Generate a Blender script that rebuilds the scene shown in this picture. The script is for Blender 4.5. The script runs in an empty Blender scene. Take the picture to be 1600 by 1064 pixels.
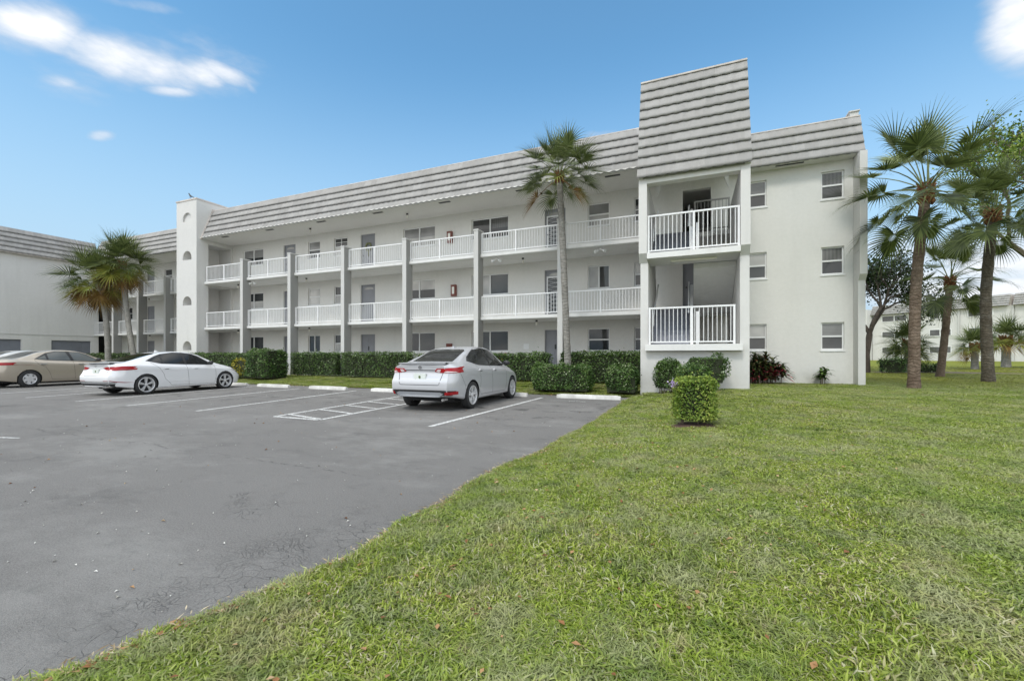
import bpy, bmesh, math, random
import numpy as np
from mathutils import Vector, Matrix, geometry
from mathutils.bvhtree import BVHTree
R = math.radians
scene = bpy.context.scene
COL = scene.collection

# ------------------------------------------------------------------ camera
YAW = 22.55
cam_d = bpy.data.cameras.new('camera'); cam = bpy.data.objects.new('camera', cam_d); COL.objects.link(cam)
cam.location = (0, 0, 1.22); cam.rotation_euler = (R(90), 0, R(YAW))
cam_d.sensor_width = 36; cam_d.lens = 676 / 1600 * 36; cam_d.shift_y = 24 / 1600
cam_d.clip_start = .05; cam_d.clip_end = 3000
scene.camera = cam

# ------------------------------------------------------------------ world, sun, exposure
SUN_AZ, SUN_EL = 189.0, 52.0        # compass azimuth from +Y, clockwise
w = bpy.data.worlds.new('World'); scene.world = w; w.use_nodes = True
nt = w.node_tree; nt.nodes.clear()
def N(tree, typ, **kw):
    n = tree.nodes.new(typ)
    for k, v in kw.items():
        if k == 'inp':
            for kk, vv in v.items(): n.inputs[kk].default_value = vv
        else: setattr(n, k, v)
    return n
def math_n(tree, op, a, b=None, clamp=False):
    n = tree.nodes.new('ShaderNodeMath'); n.operation = op; n.use_clamp = clamp
    for i, v in enumerate((a, b)):
        if v is None: continue
        if isinstance(v, (int, float)): n.inputs[i].default_value = v
        else: tree.links.new(v, n.inputs[i])
    return n.outputs[0]
sky = N(nt, 'ShaderNodeTexSky', sky_type='NISHITA'); sky.sun_disc = False
sky.sun_elevation = R(SUN_EL); sky.sun_rotation = R(SUN_AZ)
sky.air_density = 1.0; sky.dust_density = .6; sky.ozone_density = 1.0; sky.altitude = 0
tc = N(nt, 'ShaderNodeTexCoord'); sep = N(nt, 'ShaderNodeSeparateXYZ'); nt.links.new(tc.outputs['Generated'], sep.inputs[0])
az = math_n(nt, 'ARCTAN2', sep.outputs[0], sep.outputs[1]); el = math_n(nt, 'ARCSINE', sep.outputs[2])
mp = N(nt, 'ShaderNodeMapping', inp={'Scale': (1, 1, 2.6)}); nt.links.new(tc.outputs['Generated'], mp.inputs[0])
no1 = N(nt, 'ShaderNodeTexNoise', inp={'Scale': 7.0, 'Detail': 7.0, 'Roughness': .55}); nt.links.new(mp.outputs[0], no1.inputs['Vector'])
no2 = N(nt, 'ShaderNodeTexNoise', inp={'Scale': 2.2, 'Detail': 8.0, 'Roughness': .58}); nt.links.new(mp.outputs[0], no2.inputs['Vector'])
def px_dir(x, y):
    a = math.atan((x - 800) / 676); return a - R(YAW), math.atan((556 - y) / math.hypot(676, x - 800))
# clouds: (centre azimuth/elevation of each bank, radii, tilt, softness)
clouds = []
for cx, cy, rx, ry, tilt, wgt in ((205, 88, 135, 50, 16, 1.05), (55, 38, 125, 58, 6, 1.0), (150, 62, 230, 85, 14, .38), (345, 112, 62, 15, 22, .75), (262, 142, 50, 11, 6, .75), (300, 108, 60, 26, 18, .9),
        (155, 214, 26, 11, 0, .8), (210, 8, 90, 12, 8, .6), (95, 125, 36, 12, 5, .35), (1605, 42, 105, 88, -20, 1.25),
        (1500, 440, 330, 90, 0, .95), (1400, 400, 120, 60, 0, .7), (930, 212, 40, 9, -5, .45), (385, 128, 22, 7, 50, .45)):
    a, e = px_dir(cx, cy)
    th = R(tilt); p1 = px_dir(cx + rx * math.cos(th), cy + rx * math.sin(th)); p2 = px_dir(cx + ry * math.sin(th), cy - ry * math.cos(th))
    A = np.linalg.inv(np.array([[p1[0] - a, p2[0] - a], [p1[1] - e, p2[1] - e]])); clouds.append((a, e, A, wgt))
mx = None
for a, e, A, wgt in clouds:
    da = math_n(nt, 'SUBTRACT', az, a); de = math_n(nt, 'SUBTRACT', el, e)
    u = math_n(nt, 'ADD', math_n(nt, 'MULTIPLY', da, float(A[0, 0])), math_n(nt, 'MULTIPLY', de, float(A[0, 1])))
    v = math_n(nt, 'ADD', math_n(nt, 'MULTIPLY', da, float(A[1, 0])), math_n(nt, 'MULTIPLY', de, float(A[1, 1])))
    d = math_n(nt, 'ADD', math_n(nt, 'MULTIPLY', u, u), math_n(nt, 'MULTIPLY', v, v))
    m = math_n(nt, 'MULTIPLY', math_n(nt, 'SUBTRACT', 1.15, d), wgt)
    mx = m if mx is None else math_n(nt, 'MAXIMUM', mx, m)
edge = math_n(nt, 'MULTIPLY', math_n(nt, 'SUBTRACT', no1.outputs[0], .5), 2.7)
mask = math_n(nt, 'MULTIPLY', math_n(nt, 'ADD', mx, edge), .68, True)
# broken cloud added unseen behind and beside the viewer, brightened as fill light
back = math_n(nt, 'MULTIPLY', math_n(nt, 'SUBTRACT', no2.outputs[0], .40), 7.0, True)
absaz = math_n(nt, 'ABSOLUTE', math_n(nt, 'ADD', az, R(YAW)))
gate = math_n(nt, 'MULTIPLY', math_n(nt, 'SUBTRACT', absaz, 1.0), 3.0, True)
gate2 = math_n(nt, 'MULTIPLY', math_n(nt, 'SUBTRACT', el, .78), 4.0, True)
back = math_n(nt, 'MULTIPLY', back, math_n(nt, 'MAXIMUM', gate, gate2))
ms = N(nt, 'ShaderNodeMapRange', interpolation_type='SMOOTHSTEP'); nt.links.new(mask, ms.inputs[0])
cloudcol = N(nt, 'ShaderNodeMix', data_type='RGBA'); cloudcol.inputs[6].default_value = (2.1, 2.25, 2.5, 1); cloudcol.inputs[7].default_value = (3.5, 3.5, 3.52, 1)
nt.links.new(math_n(nt, 'MULTIPLY', math_n(nt, 'SUBTRACT', mask, .3), 1.3, True), cloudcol.inputs[0])
tint = N(nt, 'ShaderNodeMix', data_type='RGBA', blend_type='MULTIPLY'); tint.inputs[0].default_value = 1; tint.inputs[7].default_value = (.45, .69, .71, 1)
nt.links.new(sky.outputs[0], tint.inputs[6])
mix = N(nt, 'ShaderNodeMix', data_type='RGBA'); nt.links.new(ms.outputs[0], mix.inputs[0]); nt.links.new(cloudcol.outputs[2], mix.inputs[7])
hz = N(nt, 'ShaderNodeMix', data_type='RGBA'); hz.inputs[7].default_value = (1.52, 2.02, 2.5, 1); nt.links.new(tint.outputs[2], hz.inputs[6])
hf = N(nt, 'ShaderNodeMapRange', interpolation_type='SMOOTHSTEP'); nt.links.new(el, hf.inputs[0]); hf.inputs[1].default_value = .62; hf.inputs[2].default_value = .0; nt.links.new(hf.outputs[0], hz.inputs[0]); nt.links.new(hz.outputs[2], mix.inputs[6])
mb_ = N(nt, 'ShaderNodeMix', data_type='RGBA'); mb_.inputs[7].default_value = (5.9, 5.85, 5.75, 1); nt.links.new(mix.outputs[2], mb_.inputs[6]); nt.links.new(back, mb_.inputs[0]); mix = mb_
bg = N(nt, 'ShaderNodeBackground', inp={'Strength': .15}); nt.links.new(mix.outputs[2], bg.inputs[0])
wo = N(nt, 'ShaderNodeOutputWorld'); nt.links.new(bg.outputs[0], wo.inputs[0])

sd = bpy.data.lights.new('sun', 'SUN'); so = bpy.data.objects.new('sun', sd); COL.objects.link(so)
sd.energy = .75; sd.angle = R(12); sd.color = (1, .95, .88)
sdir = Vector((math.sin(R(SUN_AZ)) * math.cos(R(SUN_EL)), math.cos(R(SUN_AZ)) * math.cos(R(SUN_EL)), math.sin(R(SUN_EL))))
so.rotation_euler = sdir.to_track_quat('Z', 'Y').to_euler()
scene.view_settings.view_transform = 'Standard'; scene.view_settings.look = 'None'
scene.view_settings.exposure = 1.19; scene.view_settings.gamma = 1; scene.view_settings.use_curve_mapping = False

# ------------------------------------------------------------------ helpers
def tag(o, label=None, cat=None, group=None, kind=None):
    if label: o['label'] = label
    if cat: o['category'] = cat
    if group: o['group'] = group
    if kind: o['kind'] = kind
    return o
def empty(name, loc=(0, 0, 0), parent=None):
    o = bpy.data.objects.new(name, None); COL.objects.link(o); o.empty_display_size = .3
    o.location = loc
    if parent: o.parent = parent; o.location = Vector(loc) - world_loc(parent)
    return o
def world_loc(o):
    v = Vector((0, 0, 0))
    while o is not None: v += o.location; o = o.parent
    return v
def link_mesh(name, me, mats, parent=None):
    o = bpy.data.objects.new(name, me); COL.objects.link(o)
    for m in (mats if isinstance(mats, (list, tuple)) else [mats]): me.materials.append(m)
    if parent is not None: o.parent = parent
    return o
def np_obj(name, V, F, mats, parent=None, rnd=None, smooth=False, midx=None):
    """V (n,3), F (m,k) arrays -> ONE mesh object; world coordinates."""
    V = np.asarray(V, dtype=np.float32)
    if parent is not None: V = V - np.array(world_loc(parent), dtype=np.float32)
    F = np.asarray(F, dtype=np.int32); m, k = F.shape
    me = bpy.data.meshes.new(name)
    me.vertices.add(len(V)); me.vertices.foreach_set('co', V.ravel())
    me.loops.add(m * k); me.loops.foreach_set('vertex_index', F.ravel())
    me.polygons.add(m); me.polygons.foreach_set('loop_start', np.arange(m, dtype=np.int32) * k)
    if smooth: me.polygons.foreach_set('use_smooth', np.ones(m, dtype=bool))
    if midx is not None: me.polygons.foreach_set('material_index', np.asarray(midx, dtype=np.int32))
    me.update(calc_edges=True)
    if rnd is not None:
        a = me.attributes.new('rnd', 'FLOAT', 'FACE'); a.data.foreach_set('value', np.asarray(rnd, dtype=np.float32))
    return link_mesh(name, me, mats, parent)
class MB:
    def __init__(s): s.v = []; s.f = []; s.m = []; s.mi = 0
    def face(s, pts):
        i = len(s.v); s.v += [tuple(p) for p in pts]; s.f.append(tuple(range(i, i + len(pts)))); s.m.append(s.mi)
    def box(s, x0, x1, y0, y1, z0, z1):
        if x1 < x0: x0, x1 = x1, x0
        if y1 < y0: y0, y1 = y1, y0
        i = len(s.v)
        s.v += [(x0, y0, z0), (x1, y0, z0), (x1, y1, z0), (x0, y1, z0), (x0, y0, z1), (x1, y0, z1), (x1, y1, z1), (x0, y1, z1)]
        for q in ((3, 2, 1, 0), (4, 5, 6, 7), (0, 1, 5, 4), (1, 2, 6, 5), (2, 3, 7, 6), (3, 0, 4, 7)):
            s.f.append(tuple(i + k for k in q)); s.m.append(s.mi)
        return s
    def prism(s, poly, axis, a, b):
        """extrude a 2D polygon along axis 'x','y','z' from a to b"""
        def P(p, t):
            return (t, p[0], p[1]) if axis == 'x' else (p[0], t, p[1]) if axis == 'y' else (p[0], p[1], t)
        n = len(poly); i = len(s.v)
        s.v += [P(p, a) for p in poly] + [P(p, b) for p in poly]
        s.f.append(tuple(i + k for k in range(n))); s.m.append(s.mi)
        s.f.append(tuple(i + n + k for k in reversed(range(n)))); s.m.append(s.mi)
        for k in range(n):
            s.f.append((i + k, i + n + k, i + n + (k + 1) % n, i + (k + 1) % n)); s.m.append(s.mi)
        return s
    def bar(s, p, q, r, n=6, r2=None):
        p, q = Vector(p), Vector(q); d = (q - p).normalized()
        a = d.orthogonal().normalized(); b = d.cross(a); i = len(s.v); r2 = r if r2 is None else r2
        for c, rr in ((p, r), (q, r2)):
            for k in range(n):
                t = 2 * math.pi * k / n; s.v.append(tuple(c + a * math.cos(t) * rr + b * math.sin(t) * rr))
        for k in range(n):
            s.f.append((i + k, i + (k + 1) % n, i + n + (k + 1) % n, i + n + k)); s.m.append(s.mi)
        s.f.append(tuple(i + k for k in reversed(range(n)))); s.m.append(s.mi)
        s.f.append(tuple(i + n + k for k in range(n))); s.m.append(s.mi)
        return s
    def plane_holes(s, outer, holes, to3, flip=False):
        """flat polygon with holes; to3 maps 2D -> 3D"""
        loops = [[Vector((p[0], p[1], 0)) for p in outer]] + [[Vector((p[0], p[1], 0)) for p in h] for h in holes]
        tris = geometry.tessellate_polygon(loops); pts = [p for l in loops for p in l]
        i = len(s.v); s.v += [tuple(to3(p.x, p.y)) for p in pts]
        for t in tris:
            s.f.append(tuple(i + k for k in (reversed(t) if flip else t))); s.m.append(s.mi)
        return s
    def build(s, name, mats, parent=None, smooth=False, sharp=None, fixn=True):
        me = bpy.data.meshes.new(name)
        o = world_loc(parent) if parent is not None else Vector((0, 0, 0))
        me.from_pydata([(x - o.x, y - o.y, z - o.z) for x, y, z in s.v], [], s.f)
        me.polygons.foreach_set('material_index', s.m)
        if fixn:
            bm = bmesh.new(); bm.from_mesh(me); bmesh.ops.remove_doubles(bm, verts=bm.verts, dist=1e-5)
            bmesh.ops.recalc_face_normals(bm, faces=bm.faces); bm.to_mesh(me); bm.free()
        if smooth:
            me.polygons.foreach_set('use_smooth', [True] * len(me.polygons))
            me.set_sharp_from_angle(angle=R(sharp or 35))
        me.update()
        return link_mesh(name, me, mats, parent)

# ------------------------------------------------------------------ materials
def new_mat(name):
    m = bpy.data.materials.new(name); m.use_nodes = True; t = m.node_tree
    return m, t, t.nodes['Principled BSDF']
def set_spec(b, v):
    b.inputs['Specular IOR Level'].default_value = v
def mixc(t, fac, a, b, blend='MIX'):
    n = t.nodes.new('ShaderNodeMix'); n.data_type = 'RGBA'; n.blend_type = blend
    for i, v in ((0, fac), (6, a), (7, b)):
        if isinstance(v, (int, float)): n.inputs[i].default_value = v
        elif isinstance(v, (tuple, list)): n.inputs[i].default_value = (*v[:3], 1)
        else: t.links.new(v, n.inputs[i])
    return n.outputs[2]
def noise(t, scale, detail=4, rough=.55, vec=None, stretch=None):
    n = t.nodes.new('ShaderNodeTexNoise'); n.inputs['Scale'].default_value = scale
    n.inputs['Detail'].default_value = detail; n.inputs['Roughness'].default_value = rough
    if vec is None: vec = t.nodes.new('ShaderNodeNewGeometry').outputs['Position']
    if stretch:
        mm = t.nodes.new('ShaderNodeMapping'); mm.inputs['Scale'].default_value = stretch; t.links.new(vec, mm.inputs[0]); vec = mm.outputs[0]
    t.links.new(vec, n.inputs['Vector']); return n.outputs[0]
def ramp(t, fac, lo, hi, a=0., b=1.):
    n = t.nodes.new('ShaderNodeMapRange'); n.inputs[1].default_value = lo; n.inputs[2].default_value = hi
    n.inputs[3].default_value = a; n.inputs[4].default_value = b; t.links.new(fac, n.inputs[0]); return n.outputs[0]
def bump(t, b, h, strength, dist=.01):
    n = t.nodes.new('ShaderNodeBump'); n.inputs['Strength'].default_value = strength; n.inputs['Distance'].default_value = dist
    t.links.new(h, n.inputs['Height']); t.links.new(n.outputs[0], b.inputs['Normal'])
def M_plain(name, c, rough=.6, metal=0, spec=.5, var=0, vs=3, coat=0):
    m, t, b = new_mat(name); b.inputs['Base Color'].default_value = (*c, 1); b.inputs['Roughness'].default_value = rough
    b.inputs['Metallic'].default_value = metal; set_spec(b, spec)
    if coat: b.inputs['Coat Weight'].default_value = coat; b.inputs['Coat Roughness'].default_value = .03
    if var:
        f = noise(t, vs, 5); t.links.new(mixc(t, ramp(t, f, .3, .7), tuple(x * (1 - var) for x in c), tuple(min(1, x * (1 + var)) for x in c)), b.inputs['Base Color'])
    return m
def M_stucco(name, c, dirt=(.34, .33, .29), bs=.5, grime=.55):
    m, t, b = new_mat(name); b.inputs['Roughness'].default_value = .85; set_spec(b, .25)
    n1 = noise(t, .7, 6, .6); n2 = noise(t, 1.0, 6, .6, stretch=(1.6, 1.6, .16)); n3 = noise(t, 9, 4)
    col = mixc(t, ramp(t, n1, .3, .75), tuple(x * .95 for x in c), c)
    col = mixc(t, ramp(t, n2, .52, .8, 0, .38 * grime), col, dirt)
    col = mixc(t, ramp(t, n3, .35, .7, 0, .08), col, dirt)
    # dirt rising from the ground
    g = t.nodes.new('ShaderNodeNewGeometry'); sp = t.nodes.new('ShaderNodeSeparateXYZ'); t.links.new(g.outputs['Position'], sp.inputs[0])
    low = math_n(t, 'MULTIPLY', ramp(t, sp.outputs[2], .15, .75, 1, 0), ramp(t, noise(t, 2.5, 6, .65), .4, .7), True)
    col = mixc(t, math_n(t, 'MULTIPLY', low, .5), col, dirt)
    t.links.new(col, b.inputs['Base Color'])
    h = math_n(t, 'ADD', noise(t, 60, 4, .6), math_n(t, 'MULTIPLY', noise(t, 5, 3), 1.5))
    bump(t, b, h, bs, .006); return m
def M_leaf(name, stops, transl=.25, rough=.5, pos=0.0, dry=None):
    """stops: colours spread over the per-face random attribute"""
    m, t, b = new_mat(name); b.inputs['Roughness'].default_value = rough; set_spec(b, .35)
    at = t.nodes.new('ShaderNodeAttribute'); at.attribute_name = 'rnd'
    cr = t.nodes.new('ShaderNodeValToRGB'); t.links.new(at.outputs['Fac'], cr.inputs[0])
    e = cr.color_ramp.elements; n = len(stops)
    while len(e) < n: e.new(.5)
    for i, (p, c) in enumerate(stops): e[i].position = p; e[i].color = (*c, 1)
    col = cr.outputs[0]
    if pos:
        col = mixc(t, ramp(t, noise(t, pos, 3), .35, .65, 0, .55), col, dry or (.2, .2, .08))
    t.links.new(col, b.inputs['Base Color'])
    tr = t.nodes.new('ShaderNodeBsdfTranslucent'); t.links.new(col, tr.inputs[0])
    ms_ = t.nodes.new('ShaderNodeMixShader'); ms_.inputs[0].default_value = transl
    t.links.new(b.outputs[0], ms_.inputs[1]); t.links.new(tr.outputs[0], ms_.inputs[2])
    t.links.new(ms_.outputs[0], t.nodes['Material Output'].inputs[0]); return m
WHITE = (.70, .695, .675)
M = {}
M['wall'] = M_stucco('white_stucco', (.64, .63, .61))
M['wallin'] = M_stucco('cream_stucco', (.70, .688, .655), grime=.3)
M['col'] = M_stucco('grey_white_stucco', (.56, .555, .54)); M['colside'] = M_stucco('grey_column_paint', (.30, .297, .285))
M['concrete'] = M_stucco('painted_slab', (.72, .715, .70), grime=.8)
M['trim'] = M_plain('white_trim', (.74, .74, .73), .45, var=.04)
M['rail'] = M_plain('white_rail_paint', (.76, .76, .76), .4, var=.05)
M['railgrey'] = M_plain('grey_rail_paint', (.30, .30, .28), .5, var=.1)
M['door'] = M_plain('grey_door_paint', (.235, .24, .26), .5, var=.06, vs=2)
M['garage'] = M_plain('slate_door_paint', (.17, .18, .21), .55, var=.1, vs=1.5)
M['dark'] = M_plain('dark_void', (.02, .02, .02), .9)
M['black'] = M_plain('black_plastic', (.02, .02, .021), .45)
M['step'] = M_plain('blue_grey_step_paint', (.24, .25, .29), .7, var=.15, vs=8)
M['red'] = M_plain('red_box_paint', (.35, .05, .03), .5)
M['brown'] = M_plain('brown_box', (.17, .045, .03), .5)
M['lamp'] = M_plain('frosted_glass', (.75, .73, .66), .2)
M['mulch'] = M_plain('mulch', (.09, .05, .04), .95, var=.5, vs=40)
def M_glass(name, c, stripe=None, rough=.04):
    m, t, b = new_mat(name); b.inputs['Roughness'].default_value = rough; set_spec(b, .45)
    col = mixc(t, ramp(t, noise(t, .9, 2), .35, .65), tuple(x * .7 for x in c), tuple(x * 1.25 for x in c))
    if stripe:
        g = t.nodes.new('ShaderNodeNewGeometry'); sp = t.nodes.new('ShaderNodeSeparateXYZ'); t.links.new(g.outputs['Position'], sp.inputs[0])
        ax = sp.outputs[2] if stripe > 0 else sp.outputs[0]
        wv = math_n(t, 'SINE', math_n(t, 'MULTIPLY', ax, 2 * math.pi / abs(stripe)))
        col = mixc(t, ramp(t, wv, -.6, .8, 0, .45), col, tuple(x * .45 for x in c))
    t.links.new(col, b.inputs['Base Color']); return m
M['gdark'] = M_glass('dark_glass', (.03, .034, .036))
M['gmid'] = M_glass('screened_glass', (.075, .076, .075))
M['gblind'] = M_glass('glass_over_blinds', (.27, .27, .265), .05, .12)
M['gvert'] = M_glass('glass_over_curtain', (.12, .12, .115), -.11, .12)
M['glight'] = M_glass('glass_over_shade', (.46, .45, .43), None, .15)
M['carglass'] = M_glass('car_glass', (.018, .02, .021))
M['carglass2'] = M_glass('pale_car_glass', (.11, .12, .12))
def M_tile():
    m, t, b = new_mat('concrete_roof_tile'); b.inputs['Roughness'].default_value = .85; set_spec(b, .25)
    at = t.nodes.new('ShaderNodeAttribute'); at.attribute_name = 'rnd'
    col = mixc(t, ramp(t, at.outputs['Fac'], 0, 1), (.30, .292, .282), (.365, .355, .343))
    col = mixc(t, ramp(t, noise(t, 1.3, 6, .65), .5, .78, 0, .35), col, (.24, .22, .2))
    col = mixc(t, ramp(t, noise(t, 1.6, 5, .65, stretch=(2, 2, .35)), .56, .78, 0, .4), col, (.15, .14, .135))
    col = mixc(t, ramp(t, noise(t, 30, 3), .35, .7, 0, .15), col, (.15, .14, .13))
    t.links.new(col, b.inputs['Base Color']); bump(t, b, noise(t, 45, 4), .4, .006); return m
M['tile'] = M_tile()
M['tileshade'] = M_plain('tile_gap_shade', (.035, .034, .032), .95)  # shade line under each tile course, painted in as near-black
M['coping'] = M_plain('coping', (.55, .5, .46), .7, var=.2, vs=2)

# ------------------------------------------------------------------ ground
def vnoise(x, y, s=1.0, seed=0):
    """cheap smooth value noise in numpy"""
    x = np.asarray(x, float) * s; y = np.asarray(y, float) * s
    xi = np.floor(x); yi = np.floor(y); xf = x - xi; yf = y - yi
    xf = xf * xf * (3 - 2 * xf); yf = yf * yf * (3 - 2 * yf)
    def h(a, b):
        v = np.sin(a * 127.1 + b * 311.7 + seed * 74.7) * 43758.5453; return v - np.floor(v)
    return (h(xi, yi) * (1 - xf) + h(xi + 1, yi) * xf) * (1 - yf) + (h(xi, yi + 1) * (1 - xf) + h(xi + 1, yi + 1) * xf) * yf
def lawn_d(x, y):
    """signed distance into the lawn (asphalt edge = 0)"""
    x = np.asarray(x, float); y = np.asarray(y, float)
    ex = -1.86 + .045 * (vnoise(y, y * 0, .55, 1) - .5) * 2 + .03 * (vnoise(y, 0 * y, 2.3, 2) - .5) * 2 + .03 * (vnoise(y, 0 * y, 7, 3) - .5) - .62 * np.clip((1.9 - y) / 1.9, -0.0, 1) + .24 * np.clip((y - 4.3) / 4, 0, 1)
    ey = 12.95 + .06 * (vnoise(x, x * 0, 1.1, 4) - .5) * 2 + .04 * (vnoise(x, x * 0, 4, 5) - .5)
    a = x - ex; b = y - ey
    k = .25
    d1 = np.maximum(a, b)
    hh = np.clip(.5 + .5 * (b - a) / k, 0, 1)
    return np.where(True, a * (1 - hh) + b * hh + k * hh * (1 - hh), d1)
def ground_z(x, y):
    d = lawn_d(x, y); x = np.asarray(x, float); y = np.asarray(y, float)
    s = np.clip(d / .06, -1, 1)
    z = -.05 * (s < 0) + np.where(s > 0, .03 * s, .05 * s * 0)
    rise = np.clip(d / 3.2, 0, 1); rise = rise * rise * (3 - 2 * rise)
    north = np.clip((y - 7) / 6, 0, 1)
    z = z + (d > 0) * rise * (.10 + .10 * north)
    z = z + (d > 0) * .03 * (vnoise(x, y, .45, 7) - .5) * np.clip(d, 0, 1)
    z = z + .10 * np.exp(-((x - .3) ** 2 + (y - 12.6) ** 2) / 5) * (d > 0) * np.clip(d, 0, 1)
    z = z + .22 * np.clip((y - 34) / 14, 0, 1) * (x > 5)
    return z
def axis_lines(parts):
    out = []
    for a, b, st in parts: out += list(np.arange(a, b, st))
    return np.unique(np.round(np.array(out), 4))
gx = axis_lines([(-1500, -200, 160), (-200, -60, 20), (-60, -3, 1.5), (-3, -1.0, .04), (-1, 8, .4), (8, 40, 1.6), (40, 200, 20), (200, 1500, 160)])
gy = axis_lines([(-300, -20, 60), (-20, 0, 4), (0, 12.6, .12), (12.6, 13.4, .03), (13.4, 20, .25), (20, 50, 1.2), (50, 200, 15), (200, 2000, 200)])
GX, GY = np.meshgrid(gx, gy, indexing='ij'); GZ = ground_z(GX, GY)
nx, ny = len(gx), len(gy); idx = np.arange(nx * ny).reshape(nx, ny)
GF = np.stack([idx[:-1, :-1], idx[1:, :-1], idx[1:, 1:], idx[:-1, 1:]], -1).reshape(-1, 4)
def M_lawn():
    m, t, b = new_mat('lawn_soil_and_thatch'); b.inputs['Roughness'].default_value = .95; set_spec(b, .1)
    col = mixc(t, ramp(t, noise(t, .35, 5, .6), .35, .65), (.11, .155, .025), (.165, .205, .04))
    col = mixc(t, ramp(t, noise(t, 1.4, 5, .7), .5, .78, 0, .8), col, (.17, .15, .07))
    col = mixc(t, ramp(t, noise(t, 22, 6, .75), .35, .7, 0, .75), col, (.045, .075, .012))
    g = t.nodes.new('ShaderNodeNewGeometry'); sp = t.nodes.new('ShaderNodeSeparateXYZ'); t.links.new(g.outputs['Position'], sp.inputs[0])
    far = ramp(t, sp.outputs[1], 17, 24)
    col = mixc(t, math_n(t, 'MULTIPLY', far, ramp(t, noise(t, .5, 5), .35, .6, .3, .9)), col, (.22, .23, .04))
    t.links.new(col, b.inputs['Base Color']); bump(t, b, noise(t, 30, 6, .7), .8, .03); return m
M['lawn'] = M_lawn()
lawn = np_obj('lawn_ground', np.stack([GX, GY, GZ], -1).reshape(-1, 3), GF, M['lawn'], smooth=True); tag(lawn, kind='structure')
def M_asphalt():
    m, t, b = new_mat('weathered_asphalt'); b.inputs['Roughness'].default_value = .88; set_spec(b, .3)
    col = mixc(t, ramp(t, noise(t, .28, 5, .6), .3, .7), (.185, .178, .169), (.228, .22, .21))
    col = mixc(t, ramp(t, noise(t, .9, 7, .75, stretch=(1, 1.8, 1)), .54, .68, 0, .5), col, (.085, .083, .08))
    col = mixc(t, ramp(t, noise(t, .5, 5, .6, stretch=(1, 3, 1)), .6, .8, 0, .35), col, (.2, .195, .18))
    col = mixc(t, ramp(t, noise(t, 95, 4, .8), .42, .66, 0, .7), col, (.06, .058, .056))
    col = mixc(t, ramp(t, noise(t, 240, 3, .75), .58, .74, 0, .45), col, (.26, .26, .25))
    pos = t.nodes.new('ShaderNodeNewGeometry').outputs['Position']
    s0 = t.nodes.new('ShaderNodeSeparateXYZ'); t.links.new(pos, s0.inputs[0]); bay = math_n(t, 'MULTIPLY', ramp(t, s0.outputs[1], 7.0, 8.5), ramp(t, s0.outputs[1], 12.2, 11.2), True)
    col = mixc(t, math_n(t, 'MULTIPLY', bay, ramp(t, noise(t, 1.9, 5, .65), .56, .66)), col, (.075, .073, .07))
    col = mixc(t, ramp(t, noise(t, .33, 7, .75, stretch=(1, 1.6, 1)), .5, .62, 0, .38), col, (.30, .295, .28))
    col = mixc(t, ramp(t, noise(t, 2.6, 6, .8, stretch=(1, 1.5, 1)), .56, .70, 0, .4), col, (.10, .098, .095))
    wob = t.nodes.new('ShaderNodeTexNoise'); wob.inputs['Scale'].default_value = 3; t.links.new(pos, wob.inputs['Vector'])
    vm = t.nodes.new('ShaderNodeVectorMath'); vm.operation = 'MULTIPLY_ADD'; t.links.new(wob.outputs['Color'], vm.inputs[0]); vm.inputs[1].default_value = (.5, .5, .5); t.links.new(pos, vm.inputs[2])
    def crack(scale, wid):
        v = t.nodes.new('ShaderNodeTexVoronoi'); v.feature = 'DISTANCE_TO_EDGE'; v.inputs['Scale'].default_value = scale; t.links.new(vm.outputs[0], v.inputs['Vector'])
        return ramp(t, v.outputs['Distance'], 0, wid, 1, 0)
    sp = t.nodes.new('ShaderNodeSeparateXYZ'); t.links.new(pos, sp.inputs[0])
    edge = math_n(t, 'MULTIPLY', ramp(t, sp.outputs[0], -3.0, -2.0), ramp(t, sp.outputs[1], 3.8, 1.8), True)
    area = math_n(t, 'ADD', edge, ramp(t, noise(t, .7, 4, .6), .60, .68), True)
    cr = math_n(t, 'MULTIPLY', math_n(t, 'MULTIPLY', crack(9, .016), area), ramp(t, noise(t, 2.6, 3), .42, .56), True)
    cr2 = math_n(t, 'MULTIPLY', crack(24, .07), math_n(t, 'MULTIPLY', area, ramp(t, noise(t, 1.7, 3), .5, .62)), True)
    # one long crack running across the lot
    yl = math_n(t, 'ADD', math_n(t, 'MULTIPLY', sp.outputs[0], -.01), math_n(t, 'MULTIPLY', noise(t, 1.2, 6, .7), .42))
    dl = math_n(t, 'ABSOLUTE', math_n(t, 'SUBTRACT', math_n(t, 'SUBTRACT', sp.outputs[1], yl), 3.28))
    lc = math_n(t, 'MULTIPLY', ramp(t, dl, .002, .011, .75, 0), ramp(t, noise(t, 6, 3), .42, .6), True)
    lc = math_n(t, 'MULTIPLY', lc, ramp(t, sp.outputs[0], -2.9, -3.3), True)
    tot = math_n(t, 'MAXIMUM', math_n(t, 'MAXIMUM', cr, cr2), lc)
    col = mixc(t, math_n(t, 'MULTIPLY', tot, .7), col, (.02, .02, .02))
    t.links.new(col, b.inputs['Base Color'])
    h = math_n(t, 'SUBTRACT', noise(t, 170, 3, .7), math_n(t, 'MULTIPLY', tot, 1.5)); bump(t, b, h, .8, .008); return m
M['asphalt'] = M_asphalt()
ax_ = axis_lines([(-160, -3, 3), (-3, -1.2, .1), (-1.2, -.9, .1)]); ay_ = axis_lines([(-80, 0, 5), (0, 12.9, .3), (12.9, 13.35, .1)])
AX, AY = np.meshgrid(ax_, ay_, indexing='ij'); nn = np.arange(AX.size).reshape(AX.shape)
AZ = np.where(lawn_d(AX, AY) > .12, -.02, 0.0)
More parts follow.
